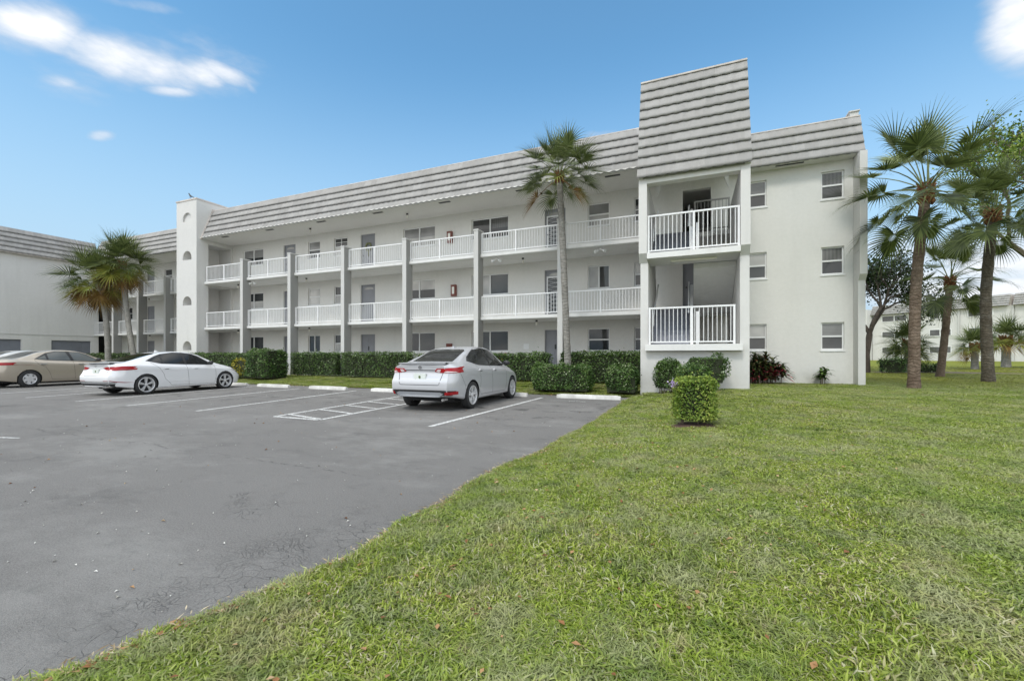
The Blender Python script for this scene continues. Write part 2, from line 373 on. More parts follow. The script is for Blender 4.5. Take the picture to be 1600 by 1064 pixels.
o = np_obj('parking_lot', np.stack([AX, AY, AZ], -1).reshape(-1, 3), np.stack([nn[:-1, :-1], nn[1:, :-1], nn[1:, 1:], nn[:-1, 1:]], -1).reshape(-1, 4), M['asphalt'])
tag(o, kind='structure')
def M_line():
    m, t, b = new_mat('worn_white_line_paint'); b.inputs['Roughness'].default_value = .8
    col = mixc(t, ramp(t, noise(t, 26, 6, .75), .40, .54), (.15, .15, .15), (.72, .72, .70))
    t.links.new(col, b.inputs['Base Color']); return m
M['line'] = M_line()
def pline(p, q, wd=.1):
    p, q = Vector((*p, 0)), Vector((*q, 0)); d = (q - p).normalized(); s = Vector((-d.y, d.x, 0)) * wd / 2
    mb = MB(); n = 12
    for i in range(n):
        a = p.lerp(q, i / n); b_ = p.lerp(q, (i + 1) / n); mb.face([(*(a - s).xy, .004), (*(a + s).xy, .004), (*(b_ + s).xy, .004), (*(b_ - s).xy, .004)])
    return mb
for p, q in (((-4.17, 6.35), (-4.03, 12.0)), ((-10.1, 6.15), (-10.85, 11.9)), ((-12.75, 6.15), (-13.55, 11.9)), ((-15.2, 6.2), (-16.1, 11.9)), ((-17.9, 6.2), (-18.9, 11.9)), ((-20.6, 6.3), (-21.9, 11.9)), ((-23.3, 6.4), (-24.9, 11.9)), ((-26.2, 6.4), (-27.9, 11.9)), ((-29, 6.4), (-31, 11.9))):
    o = pline(p, q).build('parking_line', M['line']); tag(o, kind='structure')
A0, A1, B0, B1 = Vector((-7.74, 6.2)), Vector((-8.2, 11.8)), Vector((-6.55, 6.2)), Vector((-6.85, 11.8))
hm = MB()
for p, q in ((A0, A1), (B0, B1), (A0, B0)):
    x = pline(p, q); k = len(hm.v); hm.v += x.v; hm.f += [tuple(i + k for i in f) for f in x.f]; hm.m += x.m
for i in range(6):
    a = A0.lerp(A1, .06 + i * .155); b_ = B0.lerp(B1, .03 + i * .155 + (-.02)); x = pline(a, b_, .09)
    x.v = [(vx, vy, .0085) for vx, vy, vz in x.v]
    k = len(hm.v); hm.v += x.v; hm.f += [tuple(i_ + k for i_ in f) for f in x.f]; hm.m += x.m
tag(hm.build('hatched_marking', M['line']), kind='structure')
for p, q in (((-9.9, 2.95), (-9.2, 3.12)), ((-3.05, 11.3), (-2.6, 11.35))):
    tag(pline(p, q, .05).build('paint_smear', M['line']), kind='structure')
# gravelly brown dirt by the far bank
def blob(name, cx, cy, rx, ry, mat, zoff=.02, seed=1, n=28):
    mb = MB(); rr = random.Random(seed); pts = []
    for i in range(n):
        t = 2 * math.pi * i / n; k = 1 + .22 * math.sin(3 * t + seed) + .12 * rr.uniform(-1, 1); pts.append((cx + rx * k * math.cos(t), cy + ry * k * math.sin(t)))
    for i in range(n):
        a, b_ = pts[i], pts[(i + 1) % n]; m1 = ((a[0] + cx) / 2, (a[1] + cy) / 2); m2 = ((b_[0] + cx) / 2, (b_[1] + cy) / 2)
        P = lambda p, e=1: (p[0], p[1], float(ground_z(p[0], p[1])) + zoff * e)
        mb.face([P(m1), P(a, .2), P(b_, .2), P(m2)]); mb.face([P((cx, cy)), P(m1), P(m2)])
    o = mb.build(name, mat); tag(o, kind='structure'); return o
M['dirt'] = M_plain('bare_dirt', (.16, .12, .08), .95, var=.35, vs=3)
blob('bare_dirt', 13.2, 32.5, 4.2, 1.5, M['dirt'], .06, 3); blob('bare_dirt', 18.5, 37.5, 6, 1.3, M['dirt'], .03, 5)
blob('mulch_bed', .05, 7.55, .42, .34, M['mulch'], .035, 2)

# ------------------------------------------------------------------ building pieces
def mansard(name, p0, d, out, L, z0, z1, setb, n, parent, tw=.29, seed=0):
    """n courses of scalloped concrete tile on a steep face; p0 = eave corner, d = along, out = outward"""
    rng = np.random.RandomState(seed); d = np.array(d, float); out = np.array(out, float); p0 = np.array(p0, float)
    step = .05; m = int(L / step) + 1; s = np.linspace(0, L, m); V = []; F = []; rn = []; mi = []
    ch = (z1 - z0) / n
    for c in range(n):
        zb, zt = z0 + c * ch, z0 + (c + 1) * ch + .02
        ph = rng.rand() * tw; tile = np.floor((s[:-1] + ph + c * tw * .5) / (tw * 1.35)).astype(int)
        val = rng.rand(tile.max() + 2)[tile]
        scal = .5 - .5 * np.cos(2 * np.pi * (s + ph) / tw)        # 0..1 wave along the course
        sb = setb * (zb - z0) / (z1 - z0); st = setb * (zt - z0) / (z1 - z0)
        rows = []
        for off, zz, back in ((.012, zb + .02 + .0 * s, sb), (.034 + .018 * scal, zb - .02 + .034 * scal, sb), (.030 + .012 * scal, zb + ch * .35, sb + (st - sb) * .35), (.006 + .01 * scal, zt + 0 * s, st)):
            o_ = (off - back) if np.ndim(off) else np.full(m, off - back)
            P = p0[None, :] + d[None, :] * s[:, None] + out[None, :] * np.broadcast_to(o_, (m,))[:, None]
            P[:, 2] = zz; rows.append(P)
        base = sum(len(v) for v in V); 
        V.append(np.concatenate(rows)); k = np.arange(m - 1)
        for r in range(3):
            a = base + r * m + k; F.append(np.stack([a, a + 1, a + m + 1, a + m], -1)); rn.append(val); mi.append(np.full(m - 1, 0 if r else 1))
    return np_obj(name, np.concatenate(V), np.concatenate(F), [M['tile'], M['tileshade']], parent, np.concatenate(rn), midx=np.concatenate(mi))
def railing(p, q, z0, z1, parent, mat=None, gap=.115, posts=(), name='railing'):
    p, q = Vector((*p, 0)), Vector((*q, 0)); L = (q - p).length; d = (q - p) / L; mb = MB()
    def bx(s, e, hw, za, zb_):
        a, b_ = p + d * s, p + d * e; nrm = Vector((-d.y, d.x, 0)) * hw
        mb.prism([(a + nrm).xy, (a - nrm).xy, (b_ - nrm).xy, (b_ + nrm).xy], 'z', za, zb_)
    bx(0, L, .025, z1 - .045, z1); bx(0, L, .018, z0, z0 + .035)
    n = max(2, round(L / gap))
    for i in range(1, n):
        s = L * i / n; bx(s - .0085, s + .0085, .0085, z0 + .035, z1 - .045)
    for s in (0, 1) + tuple(posts):
        c = min(max(s * L, .028), L - .028); bx(c - .026, c + .026, .026, z0 - .05, z1 - .002)
    return mb.build(name, mat or M['rail'], parent)
def window(x0, x1, z0, z1, Y, parent, kind='hung', glass=('gblind', 'gmid'), rec=.07, frame=None):
    """recessed window in a wall whose face is at Y, looking to -Y"""
    f = MB(); fw = .045; ya, yb = Y + rec, Y + rec + .05
    f.box(x0, x0 + fw, ya, yb, z0, z1); f.box(x1 - fw, x1, ya, yb, z0, z1)
    f.box(x0 + fw, x1 - fw, ya, yb, z1 - fw, z1); f.box(x0 + fw, x1 - fw, ya, yb, z0, z0 + fw * 1.2)
    f.box(x0 - .03, x1 + .03, Y - .03, Y + rec + .02, z0 - .05, z0 - .002)
    if kind == 'hung': zm = (z0 + z1) / 2; f.box(x0 + fw, x1 - fw, ya - .012, yb, zm - .028, zm + .028); cells = [(x0 + fw, x1 - fw, zm + .028, z1 - fw), (x0 + fw, x1 - fw, z0 + fw * 1.2, zm - .028)]
    elif kind == 'slide':
        xm = (x0 + x1) / 2; f.box(xm - .03, xm + .03, ya - .012, yb, z0 + fw, z1 - fw); cells = [(x0 + fw, xm - .03, z0 + fw, z1 - fw), (xm + .03, x1 - fw, z0 + fw, z1 - fw)]
    elif kind == 'grid':
        xm = (x0 + x1) / 2; zm = (z0 + z1) / 2
        f.box(x0 + fw, x1 - fw, ya - .012, yb, zm - .025, zm + .025); f.box(xm - .015, xm + .015, ya - .01, yb, zm, z1 - fw)
        f.box(x0 + fw, x1 - fw, ya - .008, yb, (zm + z1) / 2 - .012, (zm + z1) / 2 + .012)
        cells = [(x0 + fw, x1 - fw, zm + .025, z1 - fw), (x0 + fw, x1 - fw, z0 + fw * 1.2, zm - .025)]
    elif kind == 'slide4':
        xm = (x0 + x1) / 2; zm = z0 + (z1 - z0) * .48
        f.box(xm - .03, xm + .03, ya - .012, yb, z0 + fw, z1 - fw)
        cells = [(x0 + fw, xm - .03, zm, z1 - fw), (xm + .03, x1 - fw, zm, z1 - fw), (x0 + fw, xm - .03, z0 + fw, zm), (xm + .03, x1 - fw, z0 + fw, zm)]
    wo_ = f.build('window', M[frame or 'trim'], parent)
    for i, (a, b_, c, e) in enumerate(cells):
        g = MB(); g.box(a, b_, ya + .018 + (.004 if i else 0), ya + .03, c, e); g.build('pane', M[glass[i % len(glass)]], wo_)
    return wo_
def door(x0, x1, z0, z1, Y, parent, style='panel', rec=.09):
    f = MB(); fw = .06; ya = Y + rec
    f.box(x0, x0 + fw, ya - .02, ya + .06, z0, z1); f.box(x1 - fw, x1, ya - .02, ya + .06, z0, z1); f.box(x0 + fw, x1 - fw, ya - .02, ya + .06, z1 - fw, z1)
    d = f.build('door_frame', M['door'], parent)
    l = MB(); a, b_ = x0 + fw, x1 - fw; l.box(a, b_, ya, ya + .045, z0, z1 - fw); W = b_ - a; H = z1 - fw - z0
    if style in ('panel', 'knocker', 'wreath'):
        for u0, u1 in ((.12, .46), (.54, .88)):
            for v0, v1 in ((.08, .38), (.44, .76), (.82, .93)):
                l.box(a + W * u0, a + W * u1, ya - .012, ya, z0 + H * v0, z0 + H * v1)
    dd = l.build('door', M['door'], parent)
    if style == 'screen':
        s = MB(); s.box(a + .02, a + .07, ya - .05, ya - .015, z0 + .03, z1 - fw - .22); s.box(b_ - .07, b_ - .02, ya - .05, ya - .015, z0 + .03, z1 - fw - .22)
        s.box(a + .07, b_ - .07, ya - .05, ya - .015, z1 - fw - .28, z1 - fw - .22); s.box(a + .07, b_ - .07, ya - .05, ya - .015, z0 + .03, z0 + .12)
        for k in range(9):
            zz = z0 + .2 + k * .18
            s.bar((a + .07, ya - .035, zz), (b_ - .07, ya - .035, zz + .15), .006, 4); s.bar((b_ - .07, ya - .035, zz), (a + .07, ya - .035, zz + .15), .006, 4)
        s.build('screen_frame', M['rail'], dd)
        g = MB(); g.box(a + .07, b_ - .07, ya - .012, ya - .004, z0 + .12, z1 - fw - .28); g.build('pane', M['gmid'], dd)
    if style in ('fan', 'screen'):
        g = MB(); n = 10; cx = (a + b_) / 2; r = W * .36; zc = z1 - fw - .19
        g.prism([(cx + r * math.cos(math.pi * i / n), zc + r * .42 * math.sin(math.pi * i / n)) for i in range(n + 1)], 'y', ya - .008, ya + .002)
        g.build('fanlight', M['glight'], dd)
    if style == 'knocker':
        g = MB(); g.box((a + b_) / 2 - .03, (a + b_) / 2 + .03, ya - .03, ya - .001, z0 + H * .62, z0 + H * .72); g.build('knocker', M['black'], dd)
    h = MB(); h.bar((a + .07, ya - .05, z0 + 1.0), (a + .07, ya, z0 + 1.0), .028, 8); h.build('handle', M['black'], dd)
    return dd
def light_fix(x, y, z, parent):
    m = MB(); m.bar((x, y, z), (x, y, z - .07), .05, 8); m.mi = 1; m.bar((x, y, z - .07), (x, y, z - .2), .042, 8, .05)
    return m.build('ceiling_light', [M['black'], M['lamp']], parent)
def floodlight(x, y, z, parent):
    m = MB(); m.bar((x, y, z), (x, y, z - .06), .05, 8)
    for s in (-1, 1):
        m.bar((x, y, z - .05), (x + s * .09, y - .02, z - .1), .02, 6); m.bar((x + s * .09, y - .02, z - .1), (x + s * .2, y - .1, z - .16), .035, 8, .065)
    return m.build('floodlight', M['trim'], parent)

ZF = (.25, 2.87, 5.52)
# ------------------------------------------------------------------ main apartment building
apt = empty('apartment_building', (-10, 18.1, 0))
tag(apt, 'long white three storey building with open walkways, tiled mansard roof and stair tower', 'building')
YW = 18.1
# wall openings (x0, x1, kind) repeated on three floors
wins = [(4.18, 4.84, 'hung', (('gblind', 'gmid'), ('gvert', 'gdark'), ('gvert', 'gmid'))),
        (1.86, 2.52, 'hung', (('glight', 'gmid'), ('glight', 'gmid'), ('gblind', 'gmid'))),
        (-2.15, -1.5, 'hung', (('gmid', 'gdark'), ('glight', 'gmid'), ('gdark', 'gdark'))),
        (-4.05, -3.14, None, ()), (-9.58, -7.70, None, ()), (-13.47, -11.60, None, ()), (-18.05, -17.11, None, ()), (-19.96, -19.06, None, ()), (-25.30, -23.54, None, ())]
special = {(-4.05, 0): ('hung', ('gmid', 'gdark')), (-4.05, 1): ('slide', ('glight', 'gmid')), (-4.05, 2): ('hung', ('gblind', 'glight')),
    (-9.58, 0): ('slide', ('gmid', 'gdark')), (-9.58, 1): ('slide', ('glight', 'gmid')), (-9.58, 2): ('slide4', ('gmid', 'gvert', 'gdark', 'gdark')),
    (-13.47, 0): ('slide', ('gdark', 'gmid')), (-13.47, 1): ('slide4', ('glight', 'glight', 'gdark', 'gdark')), (-13.47, 2): ('slide4', ('gblind', 'gblind', 'glight', 'glight')),
    (-18.05, 0): ('hung', ('gdark', 'glight')), (-18.05, 1): ('hung', ('gdark', 'glight')), (-18.05, 2): ('grid', ('gmid', 'glight')),
    (-19.96, 0): ('slide', ('gdark', 'gdark')), (-19.96, 1): ('hung', ('glight', 'glight')), (-19.96, 2): ('hung', ('gblind', 'gdark')),
    (-25.30, 0): ('slide', ('gdark', 'gdark')), (-25.30, 1): ('slide4', ('gdark', 'gdark', 'glight', 'glight')), (-25.30, 2): ('slide4', ('gblind', 'gblind', 'gdark', 'gdark'))}
doors = [(-5.96, -5.02, ('knocker', 'screen', 'screen')), (-16.2, -15.25, ('knocker', 'fan', 'wreath')), (-21.87, -20.92, ('panel', 'fan', 'fan'))]
holes = []
for f in range(3):
    zt = (2.38, 5.0, 7.62)[f]
    for x0, x1, k, g in wins:
        holes.append([(x0, zt - .96), (x1, zt - .96), (x1, zt), (x0, zt)])
        kk, gg = (k, g[f]) if k else special[(x0, f)]
        window(x0, x1, zt - .96, zt, YW, apt, kk, gg)
    for x0, x1, st in doors:
        zd = ZF[f] + 2.1; holes.append([(x0, ZF[f] + .005), (x1, ZF[f] + .005), (x1, zd), (x0, zd)])
        door(x0, x1, ZF[f] + .005, zd, YW, apt, st[f])
# passage opening behind the stair tower on the top floor, a grey door below it
holes += [[(-.32, ZF[2] + .005), (.68, ZF[2] + .005), (.68, 7.64), (-.32, 7.64)], [(-.32, ZF[1] + .005), (.68, ZF[1] + .005), (.68, 4.97), (-.32, 4.97)]]
door(-.32, .68, ZF[1] + .005, 4.97, YW, apt, 'panel')
mb = MB()
mb.plane_holes([(-26.2, -.2), (5.09, -.2), (5.09, 8.1), (-26.2, 8.1)], holes, lambda x, z: (x, YW, z))
for h in holes:
    n = len(h)
    for i in range(n):
        a, b_ = h[i], h[(i + 1) % n]; mb.face([(a[0], YW, a[1]), (b_[0], YW, b_[1]), (b_[0], YW + .25, b_[1]), (a[0], YW + .25, a[1])])
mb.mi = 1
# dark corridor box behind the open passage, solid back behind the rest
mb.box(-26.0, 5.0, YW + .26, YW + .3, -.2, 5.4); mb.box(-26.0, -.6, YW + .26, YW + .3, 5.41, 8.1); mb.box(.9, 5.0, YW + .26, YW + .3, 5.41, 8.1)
mb.mi = 0
for xx in (-.6, .9): mb.face([(xx, YW + .25, ZF[2]), (xx, 24, ZF[2]), (xx, 24, 7.9), (xx, YW + .25, 7.9)])
mb.face([(-.6, YW, ZF[2]), (.9, YW, ZF[2]), (.9, 24, ZF[2]), (-.6, 24, ZF[2])]); mb.face([(-.6, YW + .25, 7.9), (.9, YW + .25, 7.9), (.9, 24, 7.9), (-.6, 24, 7.9)])
mb.face([(-.6, 24, ZF[2]), (.9, 24, ZF[2]), (.9, 24, 7.9), (-.6, 24, 7.9)])
mb.build('wall', [M['wallin'], M['dark']], apt, fixn=False)
# end wall, rear and flat roof
mb = MB(); mb.box(5.09, 5.29, 17.62, 30, -.2, 3.72); mb.prism([(17.62, 3.721), (17.45, 3.9), (17.45, 7.93), (30, 7.93), (30, 3.721)], 'x', 5.088, 5.292)
mb.prism([(17.7, 7.94), (18.15, 9.36), (30, 9.36), (30, 7.94)], 'x', 5.10, 5.285)
mb.box(-27, 5.08, 29.8, 30, -.2, 9.3); mb.build('end_wall', M['wall'], apt)
mb = MB(); mb.box(5.03, 5.27, 18.2, 18.7, 9.3, 9.58); mb.box(4.99, 5.30, 18.16, 18.74, 9.58, 9.62); mb.build('roof_curb', M['col'], apt)
# soffits + fascia of the roof
mb = MB(); mb.box(-26.2, -1.45, 16.2, YW, 7.99, 8.08); mb.box(1.47, 5.08, 17.68, YW, 7.95, 8.04); mb.build('soffit', M['wallin'], apt)
mb = MB()
mb.face([(-26.2, 16.9, 9.74), (-1.45, 16.9, 9.74), (-1.45, 29.8, 9.6), (-26.2, 29.8, 9.6)]); mb.face([(-1.45, 18.2, 9.36), (5.1, 18.2, 9.36), (5.1, 29.8, 9.3), (-1.45, 29.8, 9.3)])
mb.face([(-26.2, 16.24, 8.08), (-1.45, 16.24, 8.08), (-1.45, 16.9, 9.74), (-26.2, 16.9, 9.74)]); mb.face([(1.47, 17.7, 8.02), (5.1, 17.7, 8.02), (5.1, 18.17, 9.36), (1.47, 18.17, 9.36)])
mb.build('roof_deck', M['coping'], apt)
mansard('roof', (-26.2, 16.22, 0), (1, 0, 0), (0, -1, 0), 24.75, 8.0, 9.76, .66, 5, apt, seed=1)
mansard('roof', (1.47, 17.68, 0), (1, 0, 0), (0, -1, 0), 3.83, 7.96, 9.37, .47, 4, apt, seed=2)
mb = MB(); mb.box(-26.2, -1.45, 16.86, 17.0, 9.762, 9.80); mb.box(1.47, 5.3, 18.12, 18.26, 9.372, 9.41)
mb.prism([(16.15, 7.97), (16.24, 7.97), (16.96, 9.86), (16.84, 9.86)], 'x', -26.2, -26.12); mb.build('roof_coping', M['coping'], apt)
for x in (-24.52, -20.94, -17.27, -13.72, -10.06, -6.39, -2.75):
    m = MB(); m.box(x - .28, x + .28, 16.42, 16.54, 7.975, 7.989); m.build('soffit_vent', M['black'], apt)
m = MB(); m.box(2.75, 3.6, 17.74, 17.82, 7.93, 7.949); m.build('soffit_vent', M['black'], apt)
# slabs and ground-floor walk
for k, (a, b_) in enumerate(((2.72, 2.87), (5.37, 5.52))):
    m = MB(); m.box(-26.3, 1.47, 16.40, YW, a, b_); m.box(-26.3, -1.45, 16.37, 16.40, a + .02, b_ - .004); m.build('walkway_slab', M['concrete'], apt)
m = MB(); m.box(-26.2, 1.4, 16.3, YW, -.1, .25); m.build('walkway_slab', M['concrete'], apt)
def column(x, y0, y1):
    m = MB(); m.box(x - .105, x + .105, y0, y1, -.1, 6.46); m.box(x - .12, x + .12, y0 - .015, y1 + .015, 6.461, 6.52)
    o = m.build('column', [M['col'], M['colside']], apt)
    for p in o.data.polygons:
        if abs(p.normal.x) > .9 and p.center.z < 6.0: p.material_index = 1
CX = [-22.69, -19.12, -15.56, -11.96, -8.34, -4.70]
for x in CX:
    column(x, 16.14, 16.62)
ends = [-26.2] + CX + [-1.45]
for z0, z1 in ((2.93, 3.74), (5.58, 6.40)):
    for a, b_ in zip(ends[:-1], ends[1:]):
        railing((a + .11, 16.45), (b_ - .11, 16.45), z0, z1, apt, posts=(.46,))
for x, z in ((-18.7, 7.98), (-5.78, 7.98), (-18.97, 5.36), (-18.76, 2.71), (-5.99, 2.71), (-12.5, 7.98), (-24.3, 5.36), (-24.3, 2.71), (-6.6, 5.36)): light_fix(x, 17.1, z, apt)
for x, z in ((-7.6, 5.36), (-3.23, 5.36), (-22.4, 5.36)): floodlight(x, 16.62, z, apt)
for f, x in enumerate((-10.75, -10.5, -10.72)):
    z = (1.25, 4.05, 6.62)[f]
    m = MB(); m.box(x - .13, x + .13, YW - .14, YW - .002, z + .02, z + .56); m.mi = 1; m.box(x - .06, x + .06, YW - .148, YW - .141, z + .12, z + .46)
    m.build('extinguisher_cabinet', [M['brown'], M['lamp'] if f else M['brown']], apt)
m = MB(); m.box(-6.95, -6.7, YW - .02, YW - .002, 1.52, 1.76); m.build('wall_plate', M['trim'], apt)
# wreath on the top floor door
m = MB(); cx, cz = -15.72, 6.95
for i in range(16):
    a, b_ = 2 * math.pi * i / 16, 2 * math.pi * (i + 1) / 16
    m.bar((cx + .17 * math.cos(a), YW + .04, cz + .2 * math.sin(a)), (cx + .17 * math.cos(b_), YW + .04, cz + .2 * math.sin(b_)), .035 + .012 * (i % 3), 6)
m.bar((cx, YW + .04, cz - .18), (cx + .02, YW + .03, cz - .5), .05, 6, .02)
wr = m.build('door_wreath', M_plain('wreath_green', (.18, .19, .10), .8, var=.5, vs=30)); tag(wr, 'round dried wreath hanging on the top floor grey door', 'wreath')

# ------------------------------------------------------------------ stair tower (front)
m = MB()
m.box(-1.40, 1.45, 13.3, 13.5, -.1, 1.36)                                       # base wall
m.box(-1.40, -1.18, 13.3, 16.38, 1.361, 3.95); m.box(1.22, 1.45, 13.3, 17.6, 1.361, 3.95)
m.prism([(13.3, 3.951), (13.1, 4.2), (13.1, 6.36), (16.38, 6.36), (16.38, 3.951)], 'x', -1.43, -1.2)
m.prism([(13.3, 3.951), (13.1, 4.2), (13.1, 6.36), (17.6, 6.36), (17.6, 3.951)], 'x', 1.22, 1.452)
m.box(-1.40, -1.2, 13.501, 16.3, -.1, 1.36); m.box(1.24, 1.45, 13.501, 17.6, -.1, 1.36)
m.build('stair_tower_wall', M['wall'], apt)
m = MB(); m.box(-1.25, 1.27, 13.1, 14.3, 1.37, 1.55); m.build('stair_landing', M['concrete'], apt)
m = MB(); m.box(-1.2, 1.22, 13.102, 14.3, 4.04, 4.2); m.build('stair_landing', M['concrete'], apt)
m = MB()
m.prism([(13.05, 6.362), (14.12, 9.66), (30, 9.66), (30, 8.1), (16.3, 8.1), (14.0, 6.9), (13.6, 6.362)], 'x', -1.44, -1.3)
m.prism([(13.05, 6.362), (14.12, 9.66), (30, 9.66), (30, 8.1), (16.3, 8.1), (14.0, 6.9), (13.6, 6.362)], 'x', 1.32, 1.46)
m.box(-1.3, 1.32, 13.12, 13.4, 6.22, 6.36)
m.prism([(13.12, 6.361), (13.4, 6.361), (14.3, 9.0), (14.3, 9.64), (14.12, 9.64)], 'x', -1.299, 1.319)
m.box(-1.3, 1.32, 14.3, 18.08, 8.09, 8.15); m.box(-1.299, 1.319, 14.301, 22, 9.6, 9.66)
m.build('stair_tower_head', M['wallin'], apt)
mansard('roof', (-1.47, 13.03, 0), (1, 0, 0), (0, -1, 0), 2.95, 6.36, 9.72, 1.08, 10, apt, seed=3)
m = MB(); m.box(-1.47, 1.48, 14.06, 14.22, 9.722, 9.77); m.build('roof_coping', M['coping'], apt)
for x, s in ((-1.2, 1), (1.22, -1)):
    m = MB(); m.prism([(x, 7.95), (x + s * .25, 7.95), (x, 7.2)], 'y', 17.2, 17.3); m.build('bracket', M['wallin'], apt)
def flight(x0, x1, ya, za, yb, zb_, n=8):
    """steps from (ya,za) up to (yb,zb)"""
    m = MB(); dy = (yb - ya) / n; dz = (zb_ - za) / n
    for i in range(n):
        m.box(x0, x1, ya + i * dy, ya + (i + 1) * dy, za + i * dz - .001, za + (i + 1) * dz - .001 * i)
    st = m.build('stair_steps', M['step'], apt)
    m = MB(); t = .16
    m.prism([(ya, za - .005), (yb, zb_ - .175), (yb, zb_ - .175 - t), (ya, za - .005 - t)], 'x', x0 - .004, x1 + .004); m.build('stair_slab', M['concrete'], apt)
flight(-1.17, -.06, 14.3, 1.55, 16.4, 2.87); flight(-1.17, -.06, 14.3, 4.2, 16.4, 5.52)
flight(.06, 1.21, 16.4, .25, 14.3, 1.55); flight(.06, 1.21, 16.4, 2.87, 14.3, 4.2)
for z0 in (1.55, 4.2):
    m = MB(); m.prism([(14.25, z0), (14.55, z0), (16.4, z0 + 1.25), (16.4, z0 + 2.15), (14.6, z0 + 1.0), (14.25, z0 + .95)], 'x', -.045, .045)
    m.bar((-.09, 14.3, z0 + 1.0), (-.09, 16.3, z0 + 2.25), .022, 6); m.bar((-1.1, 14.2, z0 + .95), (-1.1, 16.3, z0 + 2.2), .024, 6)
    m.bar((-1.1, 14.2, z0 + .95), (-1.1, 14.2, z0 + .6), .02, 6); m.box(.12, .2, 14.05, 14.13, z0, z0 + 1.0)
    m.build('stair_balustrade', M['rail'], apt)
railing((-1.16, 13.2), (1.1, 13.2), 1.60, 2.62, apt, posts=(.515,)); railing((-1.19, 13.2), (1.21, 13.2), 4.25, 5.30, apt, posts=(.52,))
railing((.08, 16.45), (1.2, 16.45), 5.6, 6.62, apt, mat=M['railgrey'])
m = MB(); m.box(-.57, .66, 13.5, 13.62, 3.97, 4.03); m.build('tube_light', M['lamp'], apt)

# ------------------------------------------------------------------ elevator tower with arched niches
EX0, EX1, EY = -28.02, -26.2, 15.96
def arch(cx, zb_, r, n=14, up=0):
    return [(cx - r, zb_), (cx + r, zb_)] + [(cx + r * math.cos(math.pi * i / n), zb_ + up + r * math.sin(math.pi * i / n)) for i in range(0 if up else 1, n + (1 if up else 0))]
m = MB(); hs = []
for zb_ in (9.0, 6.78, 4.15, 1.55): hs.append(arch(-27.05, zb_, .40, up=.12))
m.plane_holes([(EX0, -.1), (EX1, -.1), (EX1, 10.2), (EX0, 10.2)], hs, lambda x, z: (x, EY, z))
for k, h in enumerate(hs):
    dp = .1 if k == 0 else .5
    for i in range(len(h)):
        a, b_ = h[i], h[(i + 1) % len(h)]; m.face([(a[0], EY, a[1]), (b_[0], EY, b_[1]), (b_[0], EY + dp, b_[1]), (a[0], EY + dp, a[1])])
    m.plane_holes(h, [], lambda x, z, dp=dp: (x, EY + dp, z))
m.face([(EX0, EY, -.1), (EX0, 22.5, -.1), (EX0, 22.5, 10.2), (EX0, EY, 10.2)])
side = [[(16.62, ZF[k] + .01), (17.95, ZF[k] + .01), (17.95, zt), (16.62, zt)] for k, zt in enumerate((2.65, 5.3, 7.75))]
m.plane_holes([(EY, -.1), (22.5, -.1), (22.5, 10.2), (EY, 10.2)], side, lambda y, z: (EX1, y, z))
for h in side:
    y0, y1, z0, z1 = h[0][0], h[1][0], h[0][1], h[2][1]; X2 = EX1 - 1.1
    m.face([(EX1, y0, z0), (X2, y0, z0), (X2, y0, z1), (EX1, y0, z1)]); m.face([(EX1, y1, z0), (X2, y1, z0), (X2, y1, z1), (EX1, y1, z1)])
    m.face([(EX1, y0, z0), (EX1, y1, z0), (X2, y1, z0), (X2, y0, z0)]); m.face([(EX1, y0, z1), (EX1, y1, z1), (X2, y1, z1), (X2, y0, z1)]); m.face([(X2, y0, z0), (X2, y1, z0), (X2, y1, z1), (X2, y0, z1)])
m.face([(EX0, 22.5, -.1), (EX1, 22.5, -.1), (EX1, 22.5, 10.2), (EX0, 22.5, 10.2)])
m.build('elevator_tower', M['wall'], apt, fixn=False)
m = MB(); m.box(EX0 - .03, EX1 + .03, EY - .03, 22.53, 10.2, 10.28); m.build('tower_coping', M['coping'], apt)
# ------------------------------------------------------------------ set-back left part of the same block
YL = 19.75
hl = []; 
for f in range(3):
    zt = (2.38, 5.0, 7.62)[f]; zd = ZF[f] + 2.1
    hl.append([(-38.28, ZF[f] + .01), (-37.33, ZF[f] + .01), (-37.33, zd), (-38.28, zd)]); door(-38.28, -37.33, ZF[f] + .01, zd, YL, apt, 'panel')
    for x0, x1, g in ((-36.1, -35.2, ('gmid', 'gmid')), (-40.75, -40.15, ('gdark', 'gdark')), (-33.5, -32.2, ('gblind', 'gmid')), (-31, -30.1, ('gmid', 'gdark'))):
        hl.append([(x0, zt - .96), (x1, zt - .96), (x1, zt), (x0, zt)]); window(x0, x1, zt - .96, zt, YL, apt, 'hung', g)
m = MB(); m.plane_holes([(-43.9, -.1), (EX0, -.1), (EX0, 8.3), (-43.9, 8.3)], hl, lambda x, z: (x, YL, z))
for h in hl:
    for i in range(4):
        a, b_ = h[i], h[(i + 1) % 4]; m.face([(a[0], YL, a[1]), (b_[0], YL, b_[1]), (b_[0], YL + .25, b_[1]), (a[0], YL + .25, a[1])])
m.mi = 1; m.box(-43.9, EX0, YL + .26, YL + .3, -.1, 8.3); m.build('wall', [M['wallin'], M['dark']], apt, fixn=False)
for a, b_ in ((2.72, 2.87), (5.37, 5.52)):
    m = MB(); m.box(-41.9, EX0, 18.05, YL, a, b_); m.build('walkway_slab', M['concrete'], apt)
m = MB(); m.box(-41.6, EX0, 17.95, YL, -.1, .25); m.build('walkway_slab', M['concrete'], apt)
for x in (-38.6, -35.55, -32.5, -29.4):
    column(x, 17.78, 18.3)
el_ = [-41.9, -38.6, -35.55, -32.5, -29.4, EX0]
for z0, z1 in ((2.93, 3.74), (5.58, 6.40)):
    for a, b_ in zip(el_[:-1], el_[1:]): railing((a + .11, 18.1), (b_ - .11, 18.1), z0, z1, apt, posts=(.46,))
m = MB(); m.box(-41.7, EX0, 17.86, YL, 8.1, 8.19); m.build('soffit', M['wallin'], apt)
